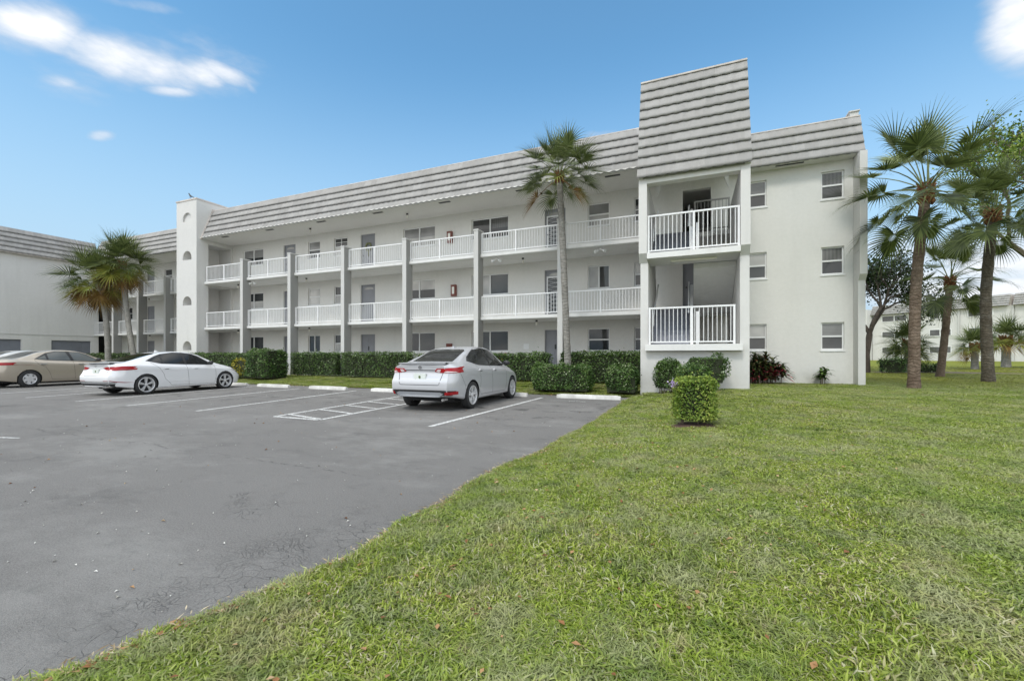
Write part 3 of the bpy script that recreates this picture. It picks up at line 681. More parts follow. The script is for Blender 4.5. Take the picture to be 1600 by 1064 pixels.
mansard('roof', (-41.7, 17.86, 0), (1, 0, 0), (0, -1, 0), 13.6, 8.12, 9.88, .66, 5, apt, seed=4)
m = MB(); m.box(-41.7, EX0, 18.5, 18.66, 9.88, 9.92); m.face([(-41.7, 18.5, 9.86), (EX0, 18.5, 9.86), (EX0, 30, 9.8), (-41.7, 30, 9.8)]); m.face([(-41.7, 17.9, 8.2), (EX0, 17.9, 8.2), (EX0, 18.52, 9.87), (-41.7, 18.52, 9.87)]); m.build('roof_deck', M['coping'], apt)
for x, z in ((-35.9, 8.09), (-36.2, 5.36), (-36.1, 2.71)): light_fix(x, 18.8, z, apt)

# ------------------------------------------------------------------ wing on the far left
wing = empty('apartment_wing', (-46, 12, 0)); tag(wing, 'blank white end wing with grey tiled mansard and grey garage doors, at the left edge', 'building')
WX = -41.7
gar = [[(15.72, .05), (17.9, .05), (17.9, 2.32), (15.72, 2.32)], [(12.0, .05), (14.24, .05), (14.24, 2.32), (12.0, 2.32)]]
m = MB(); m.plane_holes([(2, -.1), (18.35, -.1), (18.35, 8.1), (2, 8.1)], gar, lambda y, z: (WX, y, z))
for h in gar:
    for i in range(4):
        a, b_ = h[i], h[(i + 1) % 4]; m.face([(WX, a[0], a[1]), (WX, b_[0], b_[1]), (WX - .2, b_[0], b_[1]), (WX - .2, a[0], a[1])])
m.face([(WX, 18.35, -.1), (WX - 2.1, 18.35, -.1), (WX - 2.1, 18.35, 8.1), (WX, 18.35, 8.1)]); m.face([(WX, 2, -.1), (-52, 2, -.1), (-52, 2, 8.1), (WX, 2, 8.1)])
m.face([(-52, 2, -.1), (-52, 22, -.1), (-52, 22, 8.1), (-52, 2, 8.1)])
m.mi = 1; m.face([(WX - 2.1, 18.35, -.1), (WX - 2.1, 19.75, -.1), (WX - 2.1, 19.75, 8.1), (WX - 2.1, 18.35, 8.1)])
m.build('wall', [M['wall'], M['dark']], wing, fixn=False)
m = MB(); m.box(WX, WX + .03, 2, 18.35, 2.66, 2.72); m.build('wall_band', M['col'], wing)
for h in gar:
    y0, y1 = h[0][0], h[1][0]; m = MB(); m.box(WX - .16, WX - .12, y0, y1, .05, 2.32)
    for k in range(4):
        for j in range(4):
            a = y0 + (y1 - y0) * (j + .1) / 4; b_ = y0 + (y1 - y0) * (j + .9) / 4; c = .05 + 2.27 * (k + .1) / 4; e = .05 + 2.27 * (k + .9) / 4
            m.box(WX - .12, WX - .108, a, b_, c, e)
    m.build('garage_door', M['garage'], wing)
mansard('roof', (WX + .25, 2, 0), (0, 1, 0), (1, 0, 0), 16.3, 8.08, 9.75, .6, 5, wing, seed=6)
m = MB(); m.box(WX + .001, WX + .26, 2, 18.3, 8.02, 8.08); m.face([(WX - .33, 2, 9.74), (-52, 2, 9.74), (-52, 18.35, 9.74), (WX - .33, 18.35, 9.74)]); m.face([(WX + .22, 2, 8.08), (WX + .22, 18.3, 8.08), (WX - .35, 18.3, 9.74), (WX - .35, 2, 9.74)])
m.face([(WX + .22, 18.3, 8.08), (WX - .35, 18.3, 9.74), (-52, 18.3, 9.74), (-52, 18.3, 8.08)]); m.build('roof_deck', M['coping'], wing)

# bird on the tower
def bird():
    m = MB(); x, y, z = -26.75, 15.98, 10.28
    prof = [(0, .11, .012), (.03, .13, .035), (.09, .17, .055), (.15, .23, .05), (.19, .29, .035), (.21, .33, .034), (.235, .345, .02), (.27, .335, .006)]
    n = 8; i0 = len(m.v)
    for u, h, r in prof:
        for k in range(n): t = 2 * math.pi * k / n; m.v.append((x - u * 1.2 + .1, y + r * math.cos(t), z + h + r * math.sin(t)))
    for j in range(len(prof) - 1):
        for k in range(n): a = i0 + j * n + k; b_ = i0 + j * n + (k + 1) % n; m.f.append((a, b_, b_ + n, a + n)); m.m.append(0)
    m.prism([(x + .1, z + .13), (x + .26, z + .03), (x + .28, z + .06), (x + .08, z + .17)], 'y', y - .025, y + .025)
    for s in (-.02, .02): m.bar((x - .04, y + s, z + .15), (x - .04, y + s, z), .006, 5)
    return tag(m.build('bird', M['black'], smooth=True, sharp=60), 'small black bird perched on top of the arched elevator tower', 'bird')
bird()

# ------------------------------------------------------------------ far building on the right
far = empty('apartment_building', (0, 0, 0)); tag(far, 'distant white three storey block seen behind the palms on the right', 'building')
FD = Vector((-.70, .715, 0)).normalized(); FN = Vector((-.715, -.70, 0)).normalized()      # along, outward
F0 = Vector((53.5, 68.6, 0))
def fp(s, o, z): p = F0 + FD * s + FN * o; return (p.x, p.y, z)
def fbox(m, s0, s1, o0, o1, z0, z1):
    i = len(m.v); m.v += [fp(s, o, z) for z in (z0, z1) for s, o in ((s0, o0), (s1, o0), (s1, o1), (s0, o1))]
    for q in ((3, 2, 1, 0), (4, 5, 6, 7), (0, 1, 5, 4), (1, 2, 6, 5), (2, 3, 7, 6), (3, 0, 4, 7)): m.f.append(tuple(i + k for k in q)); m.m.append(m.mi)
m = MB(); fbox(m, 0, 17.9, -14, 0, 0, 8.2); fbox(m, 18, 34.9, -14, .0, 0, 8.2); fbox(m, 40, 75, -14, 0, 0, 8.2); fbox(m, 35, 40, -14, 1.5, 0, 9.2); m.build('wall', M['wall'], far)
for s0, L_ in ((0, 17.9), (18.3, 16.7), (40, 35)):
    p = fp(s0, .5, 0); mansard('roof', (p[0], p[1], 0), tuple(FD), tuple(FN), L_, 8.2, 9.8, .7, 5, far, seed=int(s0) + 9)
    m = MB(); fbox(m, s0, s0 + L_, -14, -.2, 8.21, 9.78); m.build('roof_deck', M['coping'], far)
for f in range(3):
    zt = (2.7, 5.35, 8.0)[f]
    for s0, s1, kind in ((1, 9, 'porch'), (11.6, 12.6, 'strip'), (14, 17.6, 'porch') if False else (13.4, 16.4, 'win'), (20, 22.6, 'win'), (24.5, 27.1, 'win2'), (30, 33.5, 'win'), (42.5, 47, 'porch'), (49, 52, 'win'), (54, 60, 'porch'), (62, 66, 'win')):
        if kind == 'strip': continue
        z0 = zt - (1.1 if kind != 'porch' else 2.2)
        m = MB(); fbox(m, s0, s1, .0, .08, z0, z0 + .1); fbox(m, s0, s1, 0, .08, zt - .1, zt)
        n = 2 if kind != 'porch' else 4
        for i in range(n + 1): c = s0 + (s1 - s0) * i / n; fbox(m, c - .06, c + .06, 0, .081, z0 + .1, zt - .1)
        if kind == 'porch': fbox(m, s0, s1, .0, .08, z0 + .95, z0 + 1.05)
        wdw = m.build('window', M['trim'], far)
        m = MB(); fbox(m, s0, s1, .01, .03, z0 + .1, zt - .1); m.build('pane', M['gmid' if kind != 'porch' else ('gmid', 'gmid', 'gdark')[f]], wdw)
for s in (10.4, 18.0, 23.6, 28.6):
    m = MB(); fbox(m, s - .1, s + .1, .02, .22, 0, 8.2); m.build('downpipe', M['col'], far)

# ------------------------------------------------------------------ wheel stops
M['stop'] = M_stucco('white_painted_concrete', (.70, .69, .66), dirt=(.25, .24, .22), grime=1.4)
stops = [(-2.72, 12.2, 1), (-5.45, 12.15, -1), (-9.3, 11.95, -1), (-12.25, 12.0, -2), (-15.1, 12.05, -3), (-17.5, 12.1, -3), (-20.6, 12.1, -4), (-23.6, 12.1, -4)]
slab = ['wheel stop on the asphalt right of the silver car, beside the lawn corner', 'wheel stop half hidden under the nose of the silver car', 'wheel stop directly left of the silver car, facing the hatched bay',
        'wheel stop in an empty bay before the boxy hedge', 'wheel stop before the tall round bush', 'wheel stop at the nose of the white car', 'wheel stop hidden left of the white car nose', 'wheel stop at the nose of the tan car']
for (x, y, a), lb in zip(stops, slab):
    m = MB(); r_ = random.Random(int(x * 10)); n = 14; prof = [(-.085, 0), (-.075, .07), (-.05, .115), (.05, .115), (.075, .07), (.085, 0)]
    i0 = len(m.v); c_, s_ = math.cos(R(a)), math.sin(R(a))
    for i in range(n + 1):
        s = -.91 + 1.82 * i / n; k = .8 if i in (0, n) else 1
        for px, pz in prof:
            px = px * k + r_.uniform(-.003, .003); pz = pz * (.85 if i in (0, n) else 1) + (r_.uniform(-.004, .002) if pz > 0 else .001)
            m.v.append((x + s * c_ - px * s_, y + s * s_ + px * c_, pz))
    P = len(prof)
    for i in range(n):
        for k in range(P - 1): a0 = i0 + i * P + k; m.f.append((a0, a0 + P, a0 + P + 1, a0 + 1)); m.m.append(0)
    m.f.append(tuple(i0 + k for k in range(P))); m.m.append(0); m.f.append(tuple(i0 + n * P + k for k in range(P))); m.m.append(0)
    tag(m.build('wheel_stop', M['stop'], smooth=True), 'white concrete ' + lb, 'wheel stop', 'wheel stops along the head of the parking bays')

# ------------------------------------------------------------------ foliage
M['hedge'] = M_leaf('hedge_leaf', [(0, (.016, .034, .009)), (.35, (.05, .10, .02)), (.75, (.105, .18, .04)), (.93, (.15, .22, .065)), (1, (.35, .42, .25))], .2, .38)
M['hedge2'] = M_leaf('shrub_leaf', [(0, (.02, .04, .01)), (.35, (.05, .11, .02)), (.75, (.10, .18, .04)), (.95, (.18, .25, .07)), (1, (.4, .45, .28))], .25, .38)
M['bright'] = M_leaf('bright_leaf', [(0, (.045, .09, .01)), (.35, (.13, .22, .03)), (.75, (.28, .37, .06)), (1, (.45, .48, .12))], .3, .4)
M['yellow'] = M_leaf('croton_leaf', [(0, (.06, .09, .01)), (.4, (.25, .24, .02)), (.8, (.45, .38, .03)), (1, (.55, .45, .06))], .3, .4)
M['redleaf'] = M_leaf('red_leaf', [(0, (.015, .03, .01)), (.45, (.04, .07, .02)), (.62, (.10, .02, .03)), (.85, (.35, .02, .05)), (1, (.5, .12, .13))], .2, .35)
M['redgreen'] = M_leaf('dark_striped_leaf', [(0, (.015, .03, .01)), (.5, (.05, .08, .02)), (.75, (.12, .16, .05)), (.9, (.25, .22, .12)), (1, (.3, .05, .06))], .2, .35)
M['flower'] = M_leaf('orange_flower', [(0, (.35, .03, .01)), (1, (.6, .10, .03))], .2, .5)
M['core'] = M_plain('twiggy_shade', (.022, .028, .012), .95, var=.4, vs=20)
M['twig'] = M_plain('bark_grey', (.16, .13, .10), .9, var=.3, vs=15)
M['oak'] = M_leaf('oak_leaf', [(0, (.01, .02, .006)), (.5, (.03, .055, .016)), (.9, (.065, .10, .03)), (1, (.09, .13, .04))], .15, .5)
M['palm'] = M_leaf('palm_leaf', [(0, (.025, .04, .012)), (.3, (.065, .09, .028)), (.62, (.13, .165, .05)), (.88, (.21, .25, .09)), (1, (.34, .36, .2))], .22, .42)
M['palmold'] = M_leaf('old_palm_leaf', [(0, (.09, .05, .015)), (.4, (.20, .11, .03)), (.75, (.30, .20, .06)), (1, (.32, .30, .14))], .2, .6)
M['palmyel'] = M_leaf('yellowing_palm_leaf', [(0, (.08, .10, .018)), (.4, (.18, .21, .035)), (.8, (.32, .30, .06)), (1, (.45, .36, .10))], .25, .5)
M['petiole'] = M_plain('petiole', (.13, .15, .05), .5, var=.3, vs=8)
M['boot'] = M_plain('palm_boot_fibre', (.17, .075, .03), .9, var=.5, vs=14)
def unit(v): return v / np.maximum(np.linalg.norm(v, axis=-1, keepdims=True), 1e-9)
def leaves(P, Nn, size, rng, aspect=.5, droop=.0, jit=.8):
    """one folded leaf (two quads along the midrib) per point"""
    n = len(P); Nn = unit(Nn + rng.normal(0, jit, (n, 3))); t = unit(np.cross(Nn, rng.normal(0, 1, (n, 3)))); t[:, 2] -= droop; t = unit(t); b = unit(np.cross(Nn, t))
    s = size * rng.uniform(.6, 1.25, (n, 1)); w_ = s * aspect
    A = P; T = P + t * s; Mm = P + t * s * .5 - Nn * s * .05; L = P + t * s * .45 + b * w_ * .5 + Nn * s * .08; Rr = P + t * s * .45 - b * w_ * .5 + Nn * s * .08
    V = np.stack([A, L, T, Rr, Mm], 1).reshape(-1, 3); i = np.arange(n)[:, None] * 5
    F = np.concatenate([i + np.array([[0, 4, 2, 1]]), i + np.array([[0, 3, 2, 4]])], 1).reshape(-1, 4)
    return V, F
def box_surf(rng, n, x0, x1, y0, y1, z0, z1, rnd=.12, bump_=.06, seed=0):
    """points over the sides and top of a clipped hedge, with outward normals"""
    ex, ey, h = x1 - x0, y1 - y0, z1 - z0; areas = np.array([ex * h, ex * h * .6, ey * h, ey * h, ex * ey]); f = rng.choice(5, n, p=areas / areas.sum())
    u, v = rng.rand(n), rng.rand(n); P = np.zeros((n, 3)); Nn = np.zeros((n, 3))
    for k, (fx, fy, fz, nn_) in enumerate((((u), 0 * u, v, (0, -1, 0)), (u, 0 * u + 1, v, (0, 1, 0)), (0 * u, u, v, (-1, 0, 0)), (0 * u + 1, u, v, (1, 0, 0)), (u, v, 0 * u + 1, (0, 0, 1)))):
        q = f == k; P[q, 0] = fx[q]; P[q, 1] = fy[q]; P[q, 2] = fz[q]; Nn[q] = nn_
    c = P - .5; dim = np.array([ex, ey, h])
    # round the edges
    q = c * dim; r = rnd; inner = np.maximum(dim / 2 - r, .01); cl = np.clip(q, -inner, inner); d = q - cl; dl = np.linalg.norm(d, axis=1, keepdims=True); q = cl + d / np.maximum(dl, 1e-6) * np.minimum(dl, r)
    P = q + np.array([(x0 + x1) / 2, (y0 + y1) / 2, (z0 + z1) / 2])
    k = vnoise(P[:, 0] + P[:, 1] * .7, P[:, 2] - P[:, 1], 3.2, seed) - .5
    depth = rng.rand(n) ** 2 * .16
    return P + Nn * (k[:, None] * bump_ * 2 - depth[:, None]), Nn, depth
def shrub(name, label, cat, x0, x1, y0, y1, h, mat='hedge', size=.07, dens=900, rnd=.12, bump_=.06, group=None, seed=0, flowers=None, leggy=0, top='', stray=.01):
    rng = np.random.RandomState(seed + 5); zb = float(ground_z((x0 + x1) / 2, (y0 + y1) / 2)); root = empty(name, ((x0 + x1) / 2, (y0 + y1) / 2, zb)); tag(root, label, cat, group)
    ex, ey = x1 - x0, y1 - y0; lo = zb + leggy + .06
    n = int(dens * (ex * h * 1.6 + 2 * ey * h + ex * ey)); P, Nn, dp = box_surf(rng, n, x0, x1, y0, y1, lo, zb + h, rnd, bump_, seed)
    k = rng.rand(n) < stray; P[k] += Nn[k] * rng.uniform(.03, .12, (k.sum(), 1)); P[k, 2] += rng.uniform(0, .05, k.sum())
    V, F = leaves(P, Nn + np.array([0, 0, .5]), size, rng)
    cl = vnoise(P[:, 0], P[:, 2], 4, seed + 1)
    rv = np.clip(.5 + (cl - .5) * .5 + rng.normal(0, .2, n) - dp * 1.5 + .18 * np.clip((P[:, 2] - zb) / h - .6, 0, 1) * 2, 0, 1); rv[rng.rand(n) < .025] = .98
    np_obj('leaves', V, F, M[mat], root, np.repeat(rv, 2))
    if flowers:
        m_, cnt = flowers; q = rng.randint(0, n, cnt); fc = P[q][:max(2, cnt // 25)]; pts = fc[rng.randint(0, len(fc), cnt)] + rng.normal(0, .045, (cnt, 3)); V, F = leaves(pts + np.array([0, -.06, 0]), rng.normal(0, 1, (cnt, 3)), .035, rng, .8); np_obj('flowers', V, F, M[m_], root, np.repeat(rng.rand(cnt), 2))
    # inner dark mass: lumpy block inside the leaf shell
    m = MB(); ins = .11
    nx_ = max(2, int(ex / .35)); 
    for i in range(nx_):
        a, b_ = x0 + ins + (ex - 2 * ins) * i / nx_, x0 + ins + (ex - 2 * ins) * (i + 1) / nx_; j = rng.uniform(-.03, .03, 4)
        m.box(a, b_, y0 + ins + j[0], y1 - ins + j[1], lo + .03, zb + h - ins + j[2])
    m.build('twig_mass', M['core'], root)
    m = MB()
    for i in range(max(4, int(ex * 5))):
        xx, yy = rng.uniform(x0 + ins, x1 - ins), rng.uniform(y0 + ins, y1 - ins); m.bar((xx, yy, zb - .05), (xx + rng.uniform(-.1, .1), yy + rng.uniform(-.1, .1), lo + .25), .014, 5, .008)
    m.build('stems', M['twig'], root)
    return root
GH = 'clipped hedges along the foot of the building'
shrub('hedge', 'long dark clipped hedge behind the nose of the white car', 'hedge', -26.0, -20.3, 15.1, 16.0, 1.15, size=.085, dens=380, group=GH, seed=1)
shrub('hedge', 'low clipped hedge behind the two leaning palms at the left', 'hedge', -38.5, -30.5, 16.2, 17.0, 1.15, size=.1, dens=240, group=GH, seed=2)
shrub('hedge', 'boxy clipped hedge right of the tall round bush, two bays left of the silver car', 'hedge', -18.3, -15.35, 15.5, 16.05, 1.17, size=.08, dens=520, group=GH, seed=3)
shrub('hedge', 'boxy clipped hedge directly behind and left of the silver car', 'hedge', -14.95, -11.2, 15.4, 16.0, 1.17, size=.08, dens=480, group=GH, seed=4)
shrub('hedge', 'short stretch of hedge seen behind the roof of the silver car', 'hedge', -10.9, -7.9, 15.4, 16.0, 1.1, size=.08, dens=300, group=GH, seed=14)
shrub('hedge', 'dark hedge with orange red blossoms between the silver car and the tall palm', 'hedge', -7.4, -4.95, 15.3, 16.0, 1.10, size=.08, dens=620, group=GH, seed=5, flowers=('flower', 260))
shrub('hedge', 'dark clipped hedge from the tall palm to the stair tower, behind the two pale shrubs', 'hedge', -4.45, -1.55, 15.2, 15.95, 1.14, size=.075, dens=700, group=GH, seed=6)
shrub('shrub', 'tall rounded glossy green bush standing forward of the hedges, beside the yellow bush', 'shrub', -19.2, -17.55, 13.7, 14.9, 1.42, 'hedge2', .085, 620, .35, .1, seed=7)
shrub('croton_bush', 'small bright yellow green bush by the nose of the white car', 'shrub', -20.5, -19.3, 13.95, 14.6, .98, 'yellow', .1, 420, .28, .12, seed=8)
shrub('shrub', 'wide pale green double shrub behind the right hand wheel stop', 'shrub', -4.80, -2.85, 12.98, 13.75, .93, 'hedge2', .062, 1300, .3, .1, seed=9, stray=.02)
shrub('shrub', 'rounded pale green shrub at the left foot of the stair tower', 'shrub', -2.45, -1.42, 12.9, 13.6, .88, 'hedge2', .06, 1500, .32, .09, seed=10, stray=.02)
shrub('shrub', 'dark green leggy shrub against the stair tower wall, left of the three', 'shrub', -.98, -.22, 12.45, 13.1, .98, 'hedge', .06, 1500, .28, .1, leggy=.08, seed=11)
shrub('shrub', 'low pale shrub peeping over the foreground bush', 'shrub', -.38, .46, 11.5, 12.1, .78, 'hedge2', .055, 1500, .25, .1, leggy=0, seed=12)
shrub('shrub', 'sparse dark shrub against the stair tower wall, right of the three', 'shrub', -.12, .86, 12.45, 13.1, .98, 'hedge', .06, 1050, .3, .16, leggy=.16, seed=13)
fg = shrub('shrub', 'square clipped foreground bush in a mulch ring on the lawn', 'shrub', -.29, .37, 7.28, 7.88, .80, 'bright', .043, 4200, .16, .055, leggy=.02, seed=15, stray=.03)
rng = np.random.RandomState(3); z0_ = float(ground_z(0, 7.5)); pts = np.array([-.27, 7.3, z0_ + .68]) + rng.normal(0, .03, (60, 3)); V, F = leaves(pts, rng.normal(0, 1, (60, 3)), .03, rng, .8)
M['lilac'] = M_leaf('lilac_flower', [(0, (.35, .25, .5)), (1, (.6, .5, .7))], .2, .5); np_obj('flowers', V, F, M['lilac'], fg, np.repeat(rng.rand(60), 2))

def strap_plant(name, label, x, y, h, n, mats, seed, spread=.5, w_=.035, L=.42, stems=5):
    """canes with rosettes of long arching strap leaves"""
    rng = np.random.RandomState(seed); zb = float(ground_z(x, y)); root = empty(name, (x, y, zb)); tag(root, label, 'plant')
    for mi, mname in enumerate(mats):
        V = []; F = []; rn = []; m = MB()
        for s in range(stems):
            sx, sy = x + rng.uniform(-spread, spread), y + rng.uniform(-.25, .25); hh = h * rng.uniform(.3, 1)
            if mi: hh *= .62
            m.bar((sx, sy, zb - .03), (sx + rng.uniform(-.05, .05), sy, zb + hh), .016, 5, .01)
            for k in range(n):
                zc = zb + hh * (.55 + .45 * k / n); a = rng.uniform(0, 6.283); e = rng.uniform(.2, 1.25); Lk = L * rng.uniform(.7, 1.15); d = np.array([math.cos(a), math.sin(a), 0]); sd_ = np.array([-math.sin(a), math.cos(a), 0]); q = []
                for j in range(6):
                    t = j / 5; p = np.array([sx, sy, zc]) + d * Lk * t * math.cos(e * (1 - .4 * t)) + np.array([0, 0, 1]) * (Lk * t * math.sin(e) - .5 * Lk * t * t * 1.1)
                    ww = w_ * math.sin(math.pi * min(1, .12 + .88 * t)) ** .8; q += [p - sd_ * ww, p + sd_ * ww]
                b = len(V); V += q
                for j in range(5): F.append((b + 2 * j, b + 2 * j + 1, b + 2 * j + 3, b + 2 * j + 2)); rn.append(rng.rand())
        np_obj('leaves', V, F, M[mname], root, rn); 
        if mi == 0: m.build('stems', M['twig'], root)
    return root
strap_plant('cordyline', 'bushy plant with dark arching leaves and red leaves below, right of the stair tower', 2.42, 17.35, 1.1, 42, ('redgreen', 'redleaf'), 3, .52, .034, .44, 26)
strap_plant('seedling', 'single small leafy green plant against the white end wall', 4.15, 17.7, .60, 26, ('hedge2',), 5, .10, .045, .30, 5)

# ------------------------------------------------------------------ palms
def M_trunk(name, a, b_, ring=9., white=0):
    m, t, b = new_mat(name); b.inputs['Roughness'].default_value = .9; set_spec(b, .2)
    g = t.nodes.new('ShaderNodeNewGeometry'); sp = t.nodes.new('ShaderNodeSeparateXYZ'); t.links.new(g.outputs['Position'], sp.inputs[0])
    wz = math_n(t, 'ADD', math_n(t, 'MULTIPLY', sp.outputs[2], ring * 6.283), math_n(t, 'MULTIPLY', noise(t, 3, 5, .7), 26)); rg = math_n(t, 'SINE', wz)
    col = mixc(t, ramp(t, noise(t, 2.2, 6, .7), .35, .7), a, b_); col = mixc(t, ramp(t, noise(t, 14, 5, .7, stretch=(1, 1, .6)), .4, .7, 0, .6), col, tuple(x * .45 for x in a)); col = mixc(t, ramp(t, rg, .2, 1, 0, .22), col, tuple(x * .5 for x in a))
    if white: col = mixc(t, ramp(t, noise(t, 3.5, 5, .7), .5, .62, 0, white), col, (.4, .4, .37))
    t.links.new(col, b.inputs['Base Color']); bump(t, b, math_n(t, 'ADD', math_n(t, 'MULTIPLY', rg, .5), noise(t, 25, 5, .7)), .9, .02); return m
M['trunk'] = M_trunk('palm_trunk', (.16, .115, .085), (.26, .20, .155)); M['trunkgrey'] = M_trunk('grey_palm_trunk', (.25, .24, .215), (.36, .34, .31), white=.25); M['trunkdark'] = M_trunk('dark_palm_trunk', (.10, .085, .065), (.17, .145, .11), white=.12)
def tube(path, radii, n=14, rough=0, rng=None):
    V = []; F = []; P = [Vector(p) for p in path]
    for i, p in enumerate(P):
        d = (P[min(i + 1, len(P) - 1)] - P[max(i - 1, 0)]).normalized(); a = Vector((1, 0, 0)); a = (a - d * a.dot(d)).normalized(); b = d.cross(a)
        for k in range(n):
            t = 2 * math.pi * k / n; r = radii[i] * (1 + (rough * (rng.rand() - .5) * 2 if rng is not None else 0)); V.append(tuple(p + a * math.cos(t) * r + b * math.sin(t) * r))
    for i in range(len(P) - 1):
        for k in range(n): F.append((i * n + k, i * n + (k + 1) % n, (i + 1) * n + (k + 1) % n, (i + 1) * n + k))
    return V, F
def spline(pts, n):
    pts = [Vector(p) for p in pts]; out = []
    P = [pts[0] * 2 - pts[1]] + pts + [pts[-1] * 2 - pts[-2]]
    for i in range(1, len(P) - 2):
        for j in range(n):
            t = j / n; a, b, c, d = P[i - 1:i + 3]; out.append(.5 * ((2 * b) + (-a + c) * t + (2 * a - 5 * b + 4 * c - d) * t * t + (-a + 3 * b - 3 * c + d) * t ** 3))
    return out + [pts[-1]]
def frond(c, az_, el_, Lp, Lb, rng, V, F, rn, PV, nl=36, droop=.5, tone=.5, width=1.):
    """costapalmate fan leaf; V,F,rn collect blade quads, PV petiole bars"""
    d = np.array([math.cos(az_) * math.cos(el_), math.sin(az_) * math.cos(el_), math.sin(el_)]); up = np.array([0, 0, 1.])
    pts = [c]; p = c.copy(); dd = d.copy()
    for j in range(4): p = p + dd * Lp / 4; dd = unit(dd - up * .09 * (1 + droop)); pts.append(p)
    PV.append(pts); s = unit(np.cross(dd, up + 1e-3)); nrm = unit(np.cross(s, dd)); twist = rng.uniform(-.5, .5); s, nrm = s * math.cos(twist) + nrm * math.sin(twist), nrm * math.cos(twist) - s * math.sin(twist)
    hub = pts[-1]
    for k in range(nl):
        a = (k / (nl - 1) - .5) * 2 * R(128) ; L = Lb * (.62 + .38 * math.cos(a * .7)) * rng.uniform(.88, 1.08)
        ld = dd * math.cos(a) + s * math.sin(a) + nrm * (.10 + .25 * abs(math.sin(a))); ld = unit(ld); start = hub + dd * Lb * .22 * max(0, math.cos(a)) ; side = unit(np.cross(ld, nrm))
        b0 = len(V); segs = 6; gd = droop * rng.uniform(.7, 1.5); q = start.copy(); cur = ld.copy(); ws = (.005, .017, .018, .0135, .009, .005, .001)
        for j in range(segs + 1):
            t = j / segs; ww = ws[j] * Lb * width * (1.35 if j in (1, 2, 3) else 1); V.append(q - side * ww); V.append(q + side * ww); cur = unit(cur - up * gd * .75 * t * t); q = q + cur * L / segs
        col = min(1, max(0, tone + rng.normal(0, .16)))
        for j in range(segs): F.append((b0 + 2 * j, b0 + 2 * j + 1, b0 + 2 * j + 3, b0 + 2 * j + 2)); rn.append(min(1, max(0, col + .12 * (j > 3))))
def palm(label, base, path, rad, Lp, Lb, n=34, seed=0, trunk='trunk', old=0, yel=0, low=-55, group=None, boots=.5, droop=.5, nl=36, name='palm_tree', skirt=0, hi=85, sparse=0):
    rng = np.random.RandomState(seed); bz = float(ground_z(base[0], base[1])); root = empty(name, (base[0], base[1], bz)); tag(root, label, 'palm tree', group)
    pts = [(base[0], base[1], bz - .1)] + list(path); sp = spline(pts, 14); m_ = len(sp)
    rr = [rad * (1.18 - .0 * i) if i == 0 else rad * (1.0 + .22 * math.exp(-i / m_ * 14) - .12 * i / m_) * (1 + .035 * math.sin(i * 2.1)) for i in range(m_)]
    V, F = tube(sp, rr, 14, .035, rng); np_obj('trunk', V, F, M[trunk], root, smooth=True)
    top = np.array(sp[-1]); m = MB()
    # leaf bases wrapped round the neck
    for i in range(int(46 * boots) + 12):
        a = i * 2.4; zz = -boots * rad * 3.2 + (boots * rad * 3.2 + .12) * (i / (46 * boots + 12)); c = Vector(top) + Vector((math.cos(a) * rad * .86, math.sin(a) * rad * .86, zz)); o = Vector((math.cos(a), math.sin(a), 1.3)).normalized()
        m.bar(c, c + o * rad * rng.uniform(.7, 1.3), rad * .3, 5, rad * .16)
    m.build('leaf_bases', M['boot'], root)
    sets = {}
    for i in range(n):
        f = i / max(1, n - 1); e = R(hi + (low - hi) * f ** 1.05) + rng.normal(0, .1); a = i * 2.39996 + rng.normal(0, .12)
        kind = 'palm'
        if f > 1 - old: kind = 'palmold'
        elif f > 1 - old - yel: kind = 'palmyel'
        S = sets.setdefault(kind, ([], [], [], [])); c = top + np.array([math.cos(a) * rad * .5, math.sin(a) * rad * .5, .1 - .25 * f])
        k = 1 - .1 * (f < .12)
        frond(c, a, e, Lp * rng.uniform(.8, 1.15) * k, Lb * rng.uniform(.85, 1.12), rng, *S, nl=nl, droop=droop * (.6 + .9 * f), tone=.5 + .1 * math.sin(a) + .12 * (.5 - f) + rng.normal(0, .08))
    for kind, (V, F, rn, PV) in sets.items():
        cr = np_obj({'palm': 'crown', 'palmold': 'dead_fronds', 'palmyel': 'yellow_fronds'}[kind], V, F, M[kind], root, rn)
        m = MB()
        for pts_ in PV:
            for j in range(len(pts_) - 1): m.bar(pts_[j], pts_[j + 1], .018 * max(.6, Lp) * (1 - .12 * j), 4, .018 * max(.6, Lp) * (1 - .12 * (j + 1)))
        m.build('petioles', M['petiole' if kind != 'palmold' else 'boot'], cr, fixn=False)
    return root
GP = 'tall palms on the lawn at the right'
palm('tall palm with a smooth brown trunk, nearest the white end wall', (6.17, 16.65), [(6.20, 16.6, 3.2), (6.42, 16.55, 6.15)], .142, 1.2, 1.05, 29, 11, 'trunk', 0, 0, -42, GP, 1.0, .6)
palm('tall palm with a dark grey trunk, rightmost of the three tall ones on the lawn', (10.17, 21.6), [(10.1, 21.6, 3.4), (10.3, 21.6, 6.5)], .165, 1.15, 1.08, 28, 12, 'trunkdark', 0, 0, -48, GP, .8, .65)
palm('shorter slanting palm between the two tall ones on the lawn', (10.73, 26.4), [(10.95, 26.4, 2.6), (11.1, 26.4, 4.75)], .145, 1.25, 1.1, 22, 13, 'trunk', 0, 0, -45, GP, 1.1, .8)
palm('slim tall palm with a curved grey trunk in front of the walkways', (-3.92, 14.6), [(-4.0, 14.6, 1.7), (-4.13, 14.6, 4.7), (-4.27, 14.6, 7.5)], .122, .85, .82, 40, 14, 'trunkgrey', .04, .06, -22, None, .7, .55, 30)
GL = 'pair of leaning palms in front of the left wing'
